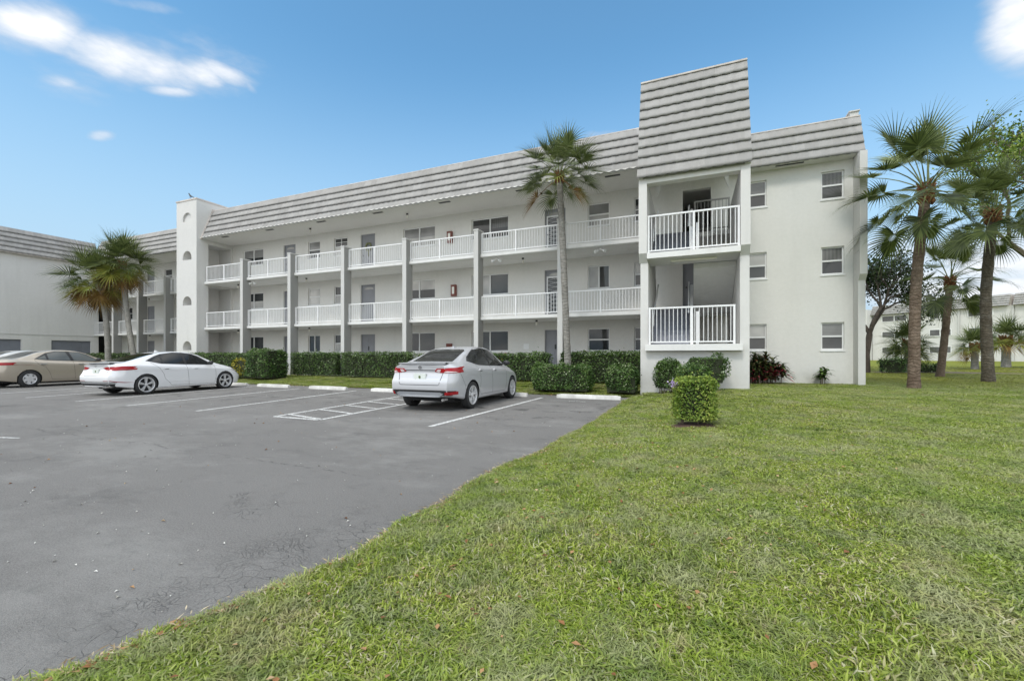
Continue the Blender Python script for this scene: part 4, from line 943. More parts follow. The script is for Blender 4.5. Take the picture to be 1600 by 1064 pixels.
palm('leaning palm with browning fronds, left one of the pair by the wing', (-33.0, 15.0), [(-33.1, 15, 2.2), (-33.4, 15, 4.0), (-34.2, 15, 5.9)], .155, 1.0, 1.15, 60, 15, 'trunkgrey', .22, .12, -62, GL, .6, .5, 26)
palm('leaning palm with browning fronds, right one of the pair by the wing', (-31.0, 15.5), [(-31.7, 15.5, 2.3), (-32.2, 15.5, 4.4), (-32.6, 15.5, 6.9)], .150, .9, 1.15, 64, 16, 'trunkgrey', .16, .16, -62, GL, .6, .45, 26)
GS = 'short young palms in front of the distant block'
palm('short young palm with a crisscrossed white trunk by the dark tree', (11.6, 32.0), [(11.62, 32, 1.2), (11.6, 32, 2.0)], .2, .55, 1.0, 40, 17, 'trunkgrey', .0, .1, -50, GS, .6, .5, 22)
palm('short young palm with yellowed fronds, left of the dark grey trunk', (17.4, 38.4), [(17.4, 38.4, 1.1), (17.4, 38.4, 1.9)], .19, .5, 1.0, 28, 18, 'trunkgrey', .12, .25, -35, GS, .6, .5, 22)
palm('short young palm with yellowed fronds at the right edge', (20.9, 42.4), [(20.9, 42.4, 1.4), (20.9, 42.4, 2.5)], .25, .6, 1.2, 30, 19, 'trunkgrey', .12, .2, -35, GS, .8, .5, 22)
palm('palm mostly outside the right edge, only its drooping fronds in view', (9.55, 15.2), [(9.6, 15.2, 3), (9.62, 15.2, 6.1)], .145, 1.1, 1.1, 22, 20, 'trunk', 0, .05, -55, None, .8, .9, 26)

# ------------------------------------------------------------------ broadleaf trees
def tree(name, label, base, h, seed, mat='oak', lean=(0, 0), spread=.55, trunk_r=.16, leaf=.11, per=34, depth=5, fork=.3, cl=.42, bark=None):
    rng = np.random.RandomState(seed); bz = float(ground_z(*base)); root = empty(name, (base[0], base[1], bz)); tag(root, label, 'tree')
    m = MB(); tips = []
    def grow(p, d, L, r, k):
        q = p; n = 3
        for i in range(n):
            d = unit(d + rng.normal(0, .12, 3) + np.array([0, 0, .04])); e = q + d * L / n; m.bar(q, e, r * (1 - .2 * i / n), 6, r * (1 - .2 * (i + 1) / n)); q = e
            if k <= 2: tips.append((q, L * .5))
        if k == 0: return
        nb = rng.randint(2, 4)
        for i in range(nb):
            a = rng.uniform(0, 6.283); s = unit(np.cross(d, [math.cos(a), math.sin(a), .3])); grow(q, unit(d * .75 + s * spread * rng.uniform(.7, 1.4)), L * rng.uniform(.62, .85), r * .62, k - 1)
    d0 = unit(np.array([lean[0], lean[1], 1.0])); p0 = np.array([base[0], base[1], bz - .1]); p1 = p0 + d0 * h * fork; mid = (p0 + p1) / 2 + np.array([-.08, 0, 0]); m.bar(p0, mid, trunk_r * 1.15, 9, trunk_r); m.bar(mid, p1, trunk_r, 9, trunk_r * .85)
    for s in (-1, 1, .2): grow(p1, unit(d0 + np.array([s * spread * .6, rng.uniform(-.3, .3), 0])), h * .24, trunk_r * .62, depth - 1)
    m.build('trunk', bark or M['twig'], root, fixn=False)
    C = np.array([t[0] for t in tips]); C = C[rng.rand(len(C)) < .8]; n = len(C) * per; P = np.repeat(C, per, 0) + rng.normal(0, cl * .5, (n, 3)); V, F = leaves(P, rng.normal(0, 1, (n, 3)), leaf, rng, .55)
    tone = np.repeat(np.clip(rng.normal(.45, .2, len(C)), 0, 1), per) + rng.normal(0, .15, n); np_obj('crown', V, F, M[mat], root, np.repeat(np.clip(tone, 0, 1), 2))
    return root
tree('oak_tree', 'dark spindly oak with forked limbs beside the white end wall', (9.35, 31.0), 6.6, 8, lean=(.06, 0), spread=.5, trunk_r=.17, leaf=.15, per=15, depth=5, fork=.36, cl=.62, bark=M_plain('dark_bark', (.07, .055, .045), .9, var=.3, vs=6))
tree('broadleaf_tree', 'bright green tree at the right edge behind the hanging fronds', (13.8, 24.6), 9.3, 9, 'bright', (-.03, 0), .5, .18, .13, 22, 5, .45, .5)
tree('broadleaf_tree', 'low spreading dark green tree at the right edge in front of the distant block', (25.5, 41), 5.2, 10, 'hedge2', (-.1, 0), .65, .16, .16, 26, 4, .25, .6)
shrub('shrub', 'low scrubby bush at the foot of the dark oak', 'shrub', 9.8, 11.0, 30.3, 31.0, .9, 'hedge2', .1, 260, .25, .2, seed=31)
shrub('shrub', 'small dark shrub at the foot of the short white trunked palm', 'shrub', 11.9, 12.8, 31.2, 31.8, .6, 'hedge', .1, 300, .2, .12, seed=32)

# ------------------------------------------------------------------ cars
def M_paint(name, c, metal=.0, rough=.32):
    m, t, b = new_mat(name); b.inputs['Base Color'].default_value = (*c, 1); b.inputs['Metallic'].default_value = metal; b.inputs['Roughness'].default_value = rough
    b.inputs['Coat Weight'].default_value = 1; b.inputs['Coat Roughness'].default_value = .04; return m
M['silver'] = M_paint('silver_paint', (.50, .505, .525), .25, .38); M['whitep'] = M_paint('white_paint', (.70, .705, .72)); M['tan'] = M_paint('tan_paint', (.42, .37, .30), .45, .35); M['pale'] = M_paint('pale_silver_paint', (.58, .58, .56), .4, .35)
M['tyre'] = M_plain('tyre_rubber', (.022, .022, .023), .8); M['alloy'] = M_plain('alloy', (.66, .66, .67), .3, .35); M['hub'] = M_plain('dark_wheel_well', (.012, .012, .013), .8)
M['tail'] = M_plain('tail_lens_red', (.32, .006, .01), .2); M['tailclear'] = M_plain('tail_lens_clear', (.62, .55, .55), .12, coat=1); M['seam'] = M_plain('panel_gap', (.05, .05, .055), .6); M['chrome'] = M_plain('chrome', (.7, .7, .7), .12, 1.0)
M['plate'] = M_plain('plate_white', (.62, .66, .62), .4, var=.1, vs=60); M['plategreen'] = M_plain('plate_emblem', (.10, .14, .05), .5); M['head'] = M_plain('headlamp', (.35, .33, .32), .1, coat=1); M['reddark'] = M_plain('red_trim', (.25, .01, .02), .4)
M['greyplastic'] = M_plain('grey_diffuser', (.26, .27, .29), .5)
def lerp_tab(tab, s):
    xs = [a for a, _ in tab]; return float(np.interp(s, xs, [b for _, b in tab]))
def smooth_tab(tab, ss, k=3):
    xs = np.array([a for a, _ in tab]); ys = np.array([b for _, b in tab]); v = np.interp(ss, xs, ys)
    for _ in range(k): v = np.concatenate([[v[0]], (v[:-2] + 2 * v[1:-1] + v[2:]) / 4, [v[-1]]])
    return v
def car(label, loc, rotz, P):
    """local axes: +Y is the nose, X to the right; P = dimensions and profile tables (position along the length in metres from the rear)"""
    root = empty('parked_car'); tag(root, label, 'car'); L, W = P['L'], P['W'] / 2; ns = 96
    ys = np.linspace(0, L, ns); t = ys / L; ys = L * (t - .11 * np.sin(2 * np.pi * t) / (2 * np.pi) * 1.6)
    belt = smooth_tab(P['belt'], ys, 3); top = smooth_tab(P['top'], ys, 3); wd = smooth_tab(P['plan'], ys, 3) * W; bot = smooth_tab(P['bot'], ys, 2); roofw = smooth_tab(P['roofw'], ys, 3) * W
    rows = []; ksec = 26
    for i, y in enumerate(ys):
        b, T, w_, zb, rw = belt[i], max(top[i], belt[i] + .015), wd[i], bot[i], roofw[i]
        gh = min(1, max(0, (T - b - .05) / .25)); zm = zb + (b - zb) * .52
        rwid = rw * gh + (w_ * .80) * (1 - gh); er = T - (.085 * gh + .015 * (1 - gh))
        ctrl = [(0, zb), (w_ - .22, zb), (w_ - .06, zb + .015), (w_ - .022, zb + .09), (w_ - .004, zb + (b - zb) * .3), (w_, zm), (w_ - .006, zb + (b - zb) * .72), (w_ - .016, b - .085), (w_ - .05, b - .015), (w_ - .075 - .02 * (1 - gh), b + .008), ((w_ - .08) * .5 + rwid * .5 + .022 * gh, (b + er) / 2), (rwid, er), (rwid - .07, T - .02 * gh - .004), (rwid * .55, T - .004), (0, T)]
        C = [Vector((x, z)) for x, z in ctrl]; C = [2 * C[0] - C[1]] + C + [2 * C[-1] - C[-2]]; out = []
        for j in range(1, len(C) - 2):
            for k in range(3):
                u = k / 3; a_, b_, c_, d_ = C[j - 1:j + 3]; p = .5 * ((2 * b_) + (-a_ + c_) * u + (2 * a_ - 5 * b_ + 4 * c_ - d_) * u * u * .9 + (-a_ + 3 * b_ - 3 * c_ + d_) * u ** 3 * .9)
                if j in (1, 2, 9): p = b_.lerp(c_, u)
                out.append((p.x, p.y))
        out.append((C[-2].x, C[-2].y)); rows.append(out)
    K = len(rows[0]); V = []
    rz = lambda z: lerp_tab(P['rear'], z); fz = lambda z: lerp_tab(P['front'], z)
    for i, y in enumerate(ys):
        for sgn in (1, -1):
            for x, z in rows[i]:
                yy = y; f1 = max(0, 1 - y / .55); f2 = max(0, 1 - (L - y) / .6); crown = .10 * (abs(x) / W) ** 2.6
                yy += (rz(z) + crown) * f1 ** 1.2 - (fz(z) + crown * 1.6) * f2 ** 1.2
                V.append((sgn * max(0, x), yy - L / 2, z))
    F = []
    for i in range(ns - 1):
        for sg in range(2):
            for k in range(K - 1):
                a = i * 2 * K + sg * K + k; b = a + 2 * K; F.append((a, a + 1, b + 1, b) if sg == 0 else (a, b, b + 1, a + 1))
    for i in (0, ns - 1):
        for k in range(K - 1): a = i * 2 * K + k; F.append((a, a + K, a + K + 1, a + 1) if i == 0 else (a, a + 1, a + K + 1, a + K))
    me = bpy.data.meshes.new('body'); me.from_pydata(V, [], F); bm = bmesh.new(); bm.from_mesh(me); bmesh.ops.remove_doubles(bm, verts=bm.verts, dist=2e-4); bmesh.ops.recalc_face_normals(bm, faces=bm.faces); bm.to_mesh(me); 
    bvh = BVHTree.FromBMesh(bm); bm.free()
    # wheel wells cut out of the shell
    wr = P['wr']; yr, yf = P['axles'][0] - L / 2, P['axles'][1] - L / 2; ra = wr + P.get('gap', .035)
    cut = MB()
    for y in (yr, yf):
        for s in (-1, 1): cut.prism([(y + ra * math.cos(2 * math.pi * k / 40), wr + ra * math.sin(2 * math.pi * k / 40)) for k in range(40)], 'x', s * (W - .30), s * (W + .3))
    body = link_mesh('body', me, [P['paint'], M['hub'], M['black']], root); cu = cut.build('cut', [P['paint'], M['hub']])
    mod = body.modifiers.new('b', 'BOOLEAN'); mod.operation = 'DIFFERENCE'; mod.solver = 'EXACT'; mod.object = cu
    dg = bpy.context.evaluated_depsgraph_get(); dg.update(); new = bpy.data.meshes.new_from_object(body.evaluated_get(dg)); body.modifiers.clear()
    if len(new.polygons) > 100: body.data = new; me = new
    bpy.data.objects.remove(cu)
    sk = P.get('skirt', .20)
    for p in me.polygons:
        c = p.center; ins = False
        for y in (yr, yf):
            r_ = math.hypot(c.y - y, c.z - wr)
            if r_ < ra + .004 and abs(c.x) > W - .32: ins = True
        p.material_index = 1 if ins or (abs(p.normal.z) > .9 and c.z < .3) else 0; p.use_smooth = True
        if P.get('blackbelow') and c.y < -L / 2 + .75 and c.z < P['blackbelow'] and not ins: p.material_index = 2
    me.set_sharp_from_angle(angle=R(34))
    def decal(poly, axis, off, name, mat, parent=root, res=.05, far=1, thick=.004):
        """patch of material lying on the body: polygon in two local axes, dropped on along the third"""
        poly = [Vector(p) for p in poly]; dense = []
        for i in range(len(poly)):
            a, b = poly[i], poly[(i + 1) % len(poly)]; n = max(1, int((b - a).length / res))
            for k in range(n): dense.append(a.lerp(b, k / n))
        x0, x1 = min(p.x for p in poly), max(p.x for p in poly); y0, y1 = min(p.y for p in poly), max(p.y for p in poly); pts = list(dense); n0 = len(dense)
        gx_, gy_ = np.arange(x0 + res / 2, x1, res), np.arange(y0 + res / 2, y1, res)
        for a in gx_:
            for b in gy_: pts.append(Vector((a, b)))
        r = geometry.delaunay_2d_cdt(pts, [(i, (i + 1) % n0) for i in range(n0)], [list(range(n0))], 1, 1e-5); v2, f2 = r[0], r[2]; V3 = []; ok = []
        for p in v2:
            if axis == 'R': o, d = Vector((2, p.x, p.y)), Vector((-1, 0, 0))
            elif axis == 'L': o, d = Vector((-2, p.x, p.y)), Vector((1, 0, 0))
            elif axis == 'B': o, d = Vector((p.x, -5, p.y)), Vector((0, 1, 0))
            elif axis == 'F': o, d = Vector((p.x, 5, p.y)), Vector((0, -1, 0))
            else: o, d = Vector((p.x, p.y, 3)), Vector((0, 0, -1))
            h = bvh.ray_cast(o, d)
            if h[0] is None: V3.append(None)
            else:
                nn_ = h[1] if h[1].dot(d) < 0 else -h[1]; V3.append(h[0] + nn_ * off)
        m = MB(); mp_ = {}
        for i, p in enumerate(V3):
            if p is not None: mp_[i] = len(m.v); m.v.append(tuple(p))
        for f in f2:
            if all(i in mp_ for i in f): m.f.append(tuple(mp_[i] for i in f)); m.m.append(0)
        if not m.f: return None
        # rim turned back to the body so the patch is solid at its edge
        cnt = {}
        for f in m.f:
            for i in range(len(f)): k = tuple(sorted((f[i], f[(i + 1) % len(f)]))); cnt[k] = cnt.get(k, 0) + 1
        dv = {'R': Vector((-1, 0, 0)), 'L': Vector((1, 0, 0)), 'B': Vector((0, 1, 0)), 'F': Vector((0, -1, 0)), 'T': Vector((0, 0, -1))}[axis]; low = {}
        for (a, b), c in list(cnt.items()):
            if c == 1:
                for q in (a, b):
                    if q not in low: low[q] = len(m.v); m.v.append(tuple(Vector(m.v[q]) + dv * (off + thick)))
                m.f.append((a, b, low[b], low[a])); m.m.append(0)
        return m.build(name, mat, parent, smooth=True, sharp=40)
    def strip(pts, axis, name, mat, wd_=.012, off=.0015):
        pts = [Vector(p) for p in pts]; L_, R_ = [], []
        for i, p in enumerate(pts):
            d = (pts[min(i + 1, len(pts) - 1)] - pts[max(i - 1, 0)]).normalized(); n = Vector((-d.y, d.x)) * wd_ / 2; L_.append(p + n); R_.append(p - n)
        return decal(L_ + R_[::-1], axis, off, name, mat, res=.04, thick=.001)
    yo = -L / 2
    Y = lambda pts: [(a + yo, b) for a, b in pts]
    for sd in ('R', 'L'):
        for nm, poly in P['side_glass']: decal(Y(poly), sd, .004, nm, P['glass'])
        for poly in P.get('side_black', []): decal(Y(poly), sd, .002, 'pillar_trim', M['black'])
        for ln in P['seams']: strip(Y(ln), sd, 'panel_gap', M['seam'], .008)
        for hy, hz in P['handles']:
            decal(Y([(hy - .11, hz - .012), (hy - .09, hz + .014), (hy + .09, hz + .018), (hy + .11, hz), (hy + .09, hz - .016), (hy - .08, hz - .02)]), sd, .022, 'door_handle', P.get('handlemat', P['paint']), thick=.01)
            decal(Y([(hy - .06, hz - .035), (hy + .06, hz - .035), (hy + .06, hz - .018), (hy - .06, hz - .018)]), sd, .002, 'handle_recess', M['seam'])
        for poly in P.get('creases', []): strip(Y(poly), sd, 'crease', P['paint'], .02, .006)
        for poly, mt in P.get('side_lamp', []): decal(Y(poly), sd, .007, 'taillight', mt)
        for poly in P.get('head', []): decal(Y(poly), sd, .005, 'headlight', M['head'])
        s = 1 if sd == 'R' else -1
        # mirror
        my, mz = P['mirror']; m = MB(); cx = s * (W + .09)
        i0 = len(m.v); rings = [(-.10, .02), (-.085, .055), (-.03, .075), (.04, .065), (.09, .035), (.10, .012)]; n = 10
        for u, r_ in rings:
            for k in range(n): a = 2 * math.pi * k / n; m.v.append((cx + s * 0 + math.cos(a) * r_ * 1.35, my + yo + u * .75 + .02, mz + math.sin(a) * r_ * .95))
        for j in range(len(rings) - 1):
            for k in range(n): a = i0 + j * n + k; b = i0 + j * n + (k + 1) % n; m.f.append((a, b, b + n, a + n)); m.m.append(0)
        m.f.append(tuple(range(i0, i0 + n))); m.m.append(0); m.f.append(tuple(range(i0 + 5 * n, i0 + 6 * n))); m.m.append(0); m.bar((s * (W - .10), my + yo + .02, mz - .03), (cx - s * .05, my + yo, mz - .02), .025, 6)
        m.build('wing_mirror', P.get('mirrormat', M['black']), root, smooth=True, sharp=50)
    for nm, poly, mt in P['top_glass']: decal([(x, y + yo) for x, y in poly], 'T', .004, nm, mt)
    for nm, poly, mt, off in P['back']: decal(poly, 'B', off, nm, mt, res=.04)
    for nm, pts, mt, wd_ in P.get('back_lines', []): strip(pts, 'B', nm, mt, wd_)
    pl = P.get('plate')
    if pl:
        h = bvh.ray_cast(Vector((pl[0], -5, pl[1])), Vector((0, 1, 0)))[0]; yb_ = (h.y if h else -L / 2) - .02
        m = MB(); m.box(pl[0] - .152, pl[0] + .152, yb_, yb_ + .03, pl[1] - .076, pl[1] + .076); po = m.build('number_plate', M['plate'], root)
        m = MB(); m.prism([(pl[0] + .03 * math.cos(k * .785), pl[1] + .035 * math.sin(k * .785)) for k in range(8)], 'y', yb_ - .003, yb_ + .001); m.build('plate_emblem', M['plategreen'], po)
    em = P.get('emblem')
    if em:
        h = bvh.ray_cast(Vector((em[0], -5, em[1])), Vector((0, 1, 0)))[0]; m = MB(); yb_ = h.y - .012
        for k in range(14):
            a, b = 2 * math.pi * k / 14, 2 * math.pi * (k + 1) / 14; m.bar((em[0] + em[2] * math.cos(a), yb_, em[1] + em[3] * math.sin(a)), (em[0] + em[2] * math.cos(b), yb_, em[1] + em[3] * math.sin(b)), .005, 4)
        m.box(em[0] - em[2] * .55, em[0] + em[2] * .55, yb_ - .004, yb_ + .01, em[1] - .006, em[1] + .006); m.build('badge', M['seam' if P.get('darkbadge') else 'chrome'], root)
    if P.get('fin'):
        fx, fy, fh = P['fin']; h = bvh.ray_cast(Vector((0, fy + yo, 3)), Vector((0, 0, -1)))[0]; m = MB(); m.prism([(fy + yo - .02, h.z - .01), (fy + yo + .16, h.z - .01), (fy + yo + .03, h.z + fh), (fy + yo - .01, h.z + fh)], 'x', -.012, .012); m.build('roof_fin', P['paint'], root)
    # spoiler lip
    if P.get('lip'):
        zl, ww = P['lip']; m = MB(); n = 16; i0 = 0; y_b = P['lipy'] + yo
        for i in range(n + 1):
            x = -ww + 2 * ww * i / n; y = y_b + .10 * (abs(x) / W) ** 2.4
            m.v += [(x, y - .02, zl - .004), (x, y - .03, zl + .018), (x, y + .04, zl + .024), (x, y + .16, zl - .002)]
        for i in range(n):
            for k in range(3): a = i * 4 + k; m.f.append((a, a + 4, a + 5, a + 1)); m.m.append(0)
            a = i * 4; m.f.append((a, a + 3, a + 7, a + 4)); m.m.append(0)
        m.build('spoiler', P['paint'], root, smooth=True)
    # wheels
    for yy in (yr, yf):
        for s in (-1, 1):
            x0 = s * (W - .10); wroot = empty('wheel'); wroot.parent = root; wroot.location = (x0, yy, wr); rr = P['rim']; tw_ = .105
            def lathe(prof, n=40):
                Vv = []; Ff = []
                for u, r_ in prof:
                    for k in range(n): a = 2 * math.pi * k / n; Vv.append((u * s, r_ * math.cos(a), r_ * math.sin(a)))
                for j in range(len(prof) - 1):
                    for k in range(n): a = j * n + k; b = j * n + (k + 1) % n; Ff.append((a, b, b + n, a + n))
                return Vv, Ff
            m = MB(); m.v, m.f = lathe([(-tw_, rr), (-tw_ - .004, wr * .9), (-tw_ * .8, wr * .985), (-tw_ * .45, wr), (tw_ * .45, wr), (tw_ * .8, wr * .985), (tw_ - .004, wr * .9), (tw_ - .002, rr + .02), (tw_ - .016, rr)]); m.m = [0] * len(m.f)
            ty = link_mesh_local('tyre', m, M['tyre'], wroot)
            m = MB(); m.v, m.f = lathe([(tw_ - .012, rr + .002), (tw_ - .006, rr - .006), (tw_ - .012, rr - .02), (tw_ - .06, rr - .03), (-.02, rr - .035)]); m.m = [0] * len(m.f)
            m2 = MB(); m2.v, m2.f = lathe([(.01, rr - .03), (.012, .02), (.012, .001)]); m2.m = [1] * len(m2.f)
            k = len(m.v); m.v += m2.v; m.f += [tuple(i + k for i in f) for f in m2.f]; m.m += m2.m
            def spoke(a, w0, w1, r0, r1, d0=.045, d1=.085):
                ca, sa = math.cos(a), math.sin(a)
                def Pt(r_, o, u): return (u * s, r_ * ca - o * sa, r_ * sa + o * ca)
                i = len(m.v); m.v += [Pt(r0, -w0, d0 + .03), Pt(r0, w0, d0 + .03), Pt(r1, w1, d1), Pt(r1, -w1, d1), Pt(r0, -w0 * 1.2, d0 - .02), Pt(r0, w0 * 1.2, d0 - .02), Pt(r1, w1 * 1.2, d1 - .04), Pt(r1, -w1 * 1.2, d1 - .04)]
                for q in ((0, 1, 2, 3), (0, 3, 7, 4), (1, 5, 6, 2), (4, 7, 6, 5)): m.f.append(tuple(i + j for j in q)); m.m.append(0)
            st, nsp = P['spokes']
            for q in range(nsp):
                a = 2 * math.pi * q / nsp + .35
                if st == 'V': spoke(a - .17, .011, .020, .035, rr - .015); spoke(a + .17, .011, .020, .035, rr - .015)
                elif st == 'mesh': spoke(a - .16, .008, .009, .03, rr - .012); spoke(a + .16, .008, .009, .03, rr - .012); spoke(a, .006, .007, .08, rr - .012)
                else: spoke(a, .045, .052, .03, rr - .012, .06, .085)
            i = len(m.v); n = 16
            for u, r_ in ((.085, .03), (.07, .045)):
                for k in range(n): a = 2 * math.pi * k / n; m.v.append((u * s, r_ * math.cos(a), r_ * math.sin(a)))
            for k in range(n): m.f.append((i + k, i + (k + 1) % n, i + n + (k + 1) % n, i + n + k)); m.m.append(0)
            m.f.append(tuple(i + k for k in range(n))); m.m.append(0)
            link_mesh_local('rim', m, [M['alloy'], M['hub']], wroot)
    # axle and underside
    m = MB(); m.box(-W + .25, W - .25, -L / 2 + .5, L / 2 - .5, .19, .26); m.bar((-W + .15, yr, wr), (W - .15, yr, wr), .04, 8); m.build('underside', M['hub'], root)
    for (x, z, r_) in P.get('exhaust', []): m = MB(); m.bar((x, yo + .02, z), (x, yo + .2, z), r_, 12); m.build('exhaust_pipe', M['chrome'], root)
    root.location = (loc[0], loc[1], 0); root.rotation_euler = (0, 0, R(rotz)); return root
def link_mesh_local(name, m, mats, parent):
    me = bpy.data.meshes.new(name); me.from_pydata(m.v, [], m.f); me.polygons.foreach_set('material_index', m.m); me.polygons.foreach_set('use_smooth', [True] * len(m.f)); bm = bmesh.new(); bm.from_mesh(me); bmesh.ops.recalc_face_normals(bm, faces=bm.faces); bm.to_mesh(me); bm.free(); me.set_sharp_from_angle(angle=R(35)); me.update()
    return link_mesh(name, me, mats, parent)
# silver sedan ------------------------------------------------------
versa = dict(L=4.49, W=1.74, wr=.315, rim=.222, axles=(.98, 3.60), paint=M['silver'], glass=M['carglass'], spokes=('V', 5), gap=.04,
    belt=[(0, .90), (.2, 1.0), (.7, 1.02), (1.2, .975), (2.0, .935), (2.8, .90), (3.2, .88), (3.8, .80), (4.2, .70), (4.49, .58)],
    top=[(0, 1.02), (.25, 1.055), (.55, 1.075), (.8, 1.16), (1.2, 1.32), (1.55, 1.42), (1.9, 1.46), (2.3, 1.46), (2.65, 1.40), (3.0, 1.22), (3.35, 1.0), (3.7, .93), (4.1, .84), (4.35, .74), (4.49, .62)],
    plan=[(0, .80), (.12, .90), (.35, .96), (.8, .99), (1.2, 1), (3.2, 1), (3.7, .985), (4.1, .94), (4.35, .85), (4.49, .70)], bot=[(0, .34), (.35, .27), (.7, .22), (1.2, .185), (3.2, .185), (3.9, .2), (4.49, .26)],
    roofw=[(0, .78), (.8, .74), (1.5, .66), (2.2, .66), (2.7, .68), (3.3, .80), (4.49, .7)],
    rear=[(.2, .12), (.36, .03), (.5, -.02), (.66, -.02), (.72, .02), (.85, .07), (1.0, .05), (1.05, .10), (1.2, .2), (1.5, .2)], front=[(.2, .1), (.5, 0), (.7, .04), (.9, .15), (1.5, .3)],
    side_glass=[('side_window', [(1.0, 1.10), (1.30, 1.04), (1.42, 1.02), (1.62, 1.365), (1.42, 1.30), (1.15, 1.19)]), ('side_window', [(1.47, 1.015), (2.08, .99), (2.06, 1.395), (1.85, 1.40), (1.68, 1.38)]), ('side_window', [(2.16, .985), (3.02, .965), (2.98, 1.02), (2.72, 1.22), (2.5, 1.345), (2.14, 1.395)])],
    side_black=[[(.93, 1.10), (1.30, 1.02), (1.45, .998), (2.1, .97), (3.08, .95), (3.0, 1.06), (2.76, 1.235), (2.5, 1.37), (2.1, 1.42), (1.85, 1.425), (1.62, 1.40), (1.35, 1.30), (1.1, 1.19)]],
    seams=[[(2.12, .97), (2.13, .6), (2.14, .30)], [(1.28, 1.0), (1.40, .80), (1.42, .62), (1.34, .40), (1.45, .30), (3.0, .285), (3.12, .5), (3.13, .94)], [(.42, .83), (.62, .55), (.66, .42)]],
    handles=[(1.45, .885), (2.36, .865)], creases=[[(.7, .80), (1.5, .79), (3.3, .75), (3.9, .72)]], mirror=(2.86, 1.03), mirrormat=M['black'],
    side_lamp=[([(.05, .84), (.10, .93), (.45, .975), (.62, .985), (.50, .935), (.56, .86), (.30, .845)], M['tail'])],
    head=[[(4.0, .68), (4.32, .62), (4.36, .66), (4.1, .76), (3.95, .77)]],
    top_glass=[('rear_window', [(-.52, .60), (.52, .60), (.47, 1.30), (.40, 1.42), (-.40, 1.42), (-.47, 1.30)], M['carglass']), ('windscreen', [(-.54, 2.62), (.54, 2.62), (.62, 3.25), (-.62, 3.25)], M['carglass'])],
    back=[('taillight', [(.36, .88), (.42, .945), (.86, .96), (.86, .845), (.50, .85)], M['tail'], .010), ('taillight', [(-.36, .88), (-.42, .945), (-.86, .96), (-.86, .845), (-.50, .85)], M['tail'], .010),
        ('tail_lens', [(.40, .895), (.45, .925), (.52, .925), (.50, .875), (.46, .865)], M['tailclear'], .014), ('tail_lens', [(-.40, .895), (-.45, .925), (-.52, .925), (-.50, .875), (-.46, .865)], M['tailclear'], .014), ('tail_lens', [(.58, .855), (.62, .885), (.78, .875), (.80, .855)], M['tailclear'], .014), ('tail_lens', [(-.58, .855), (-.62, .885), (-.78, .875), (-.80, .855)], M['tailclear'], .014),
        ('bumper_panel', [(-.74, .36), (.74, .36), (.80, .46), (.62, .475), (-.62, .475), (-.80, .46)], M['black'], .006), ('diffuser', [(-.50, .34), (.50, .34), (.60, .40), (.52, .435), (-.52, .435), (-.60, .40)], M['greyplastic'], .016),
        ('reflector', [(.62, .375), (.80, .38), (.81, .45), (.64, .44)], M['tail'], .014), ('reflector', [(-.62, .375), (-.80, .38), (-.81, .45), (-.64, .44)], M['tail'], .014)],
    back_lines=[('boot_gap', [(-.56, .86), (-.50, .60), (-.46, .585), (.46, .585), (.50, .60), (.56, .86)], M['seam'], .012), ('boot_gap', [(-.38, .905), (.38, .905)], M['seam'], .014)],
    plate=(0, .755), emblem=(0, .965, .035, .033), darkbadge=True, lip=(1.045, .60), lipy=.13, exhaust=[(.60, .27, .03)], fin=(0, 1.62, .045))
V1 = car('silver compact sedan parked nose in beside the hatched bay, seen from behind', (-5.60, 10.18), 2.0, versa)
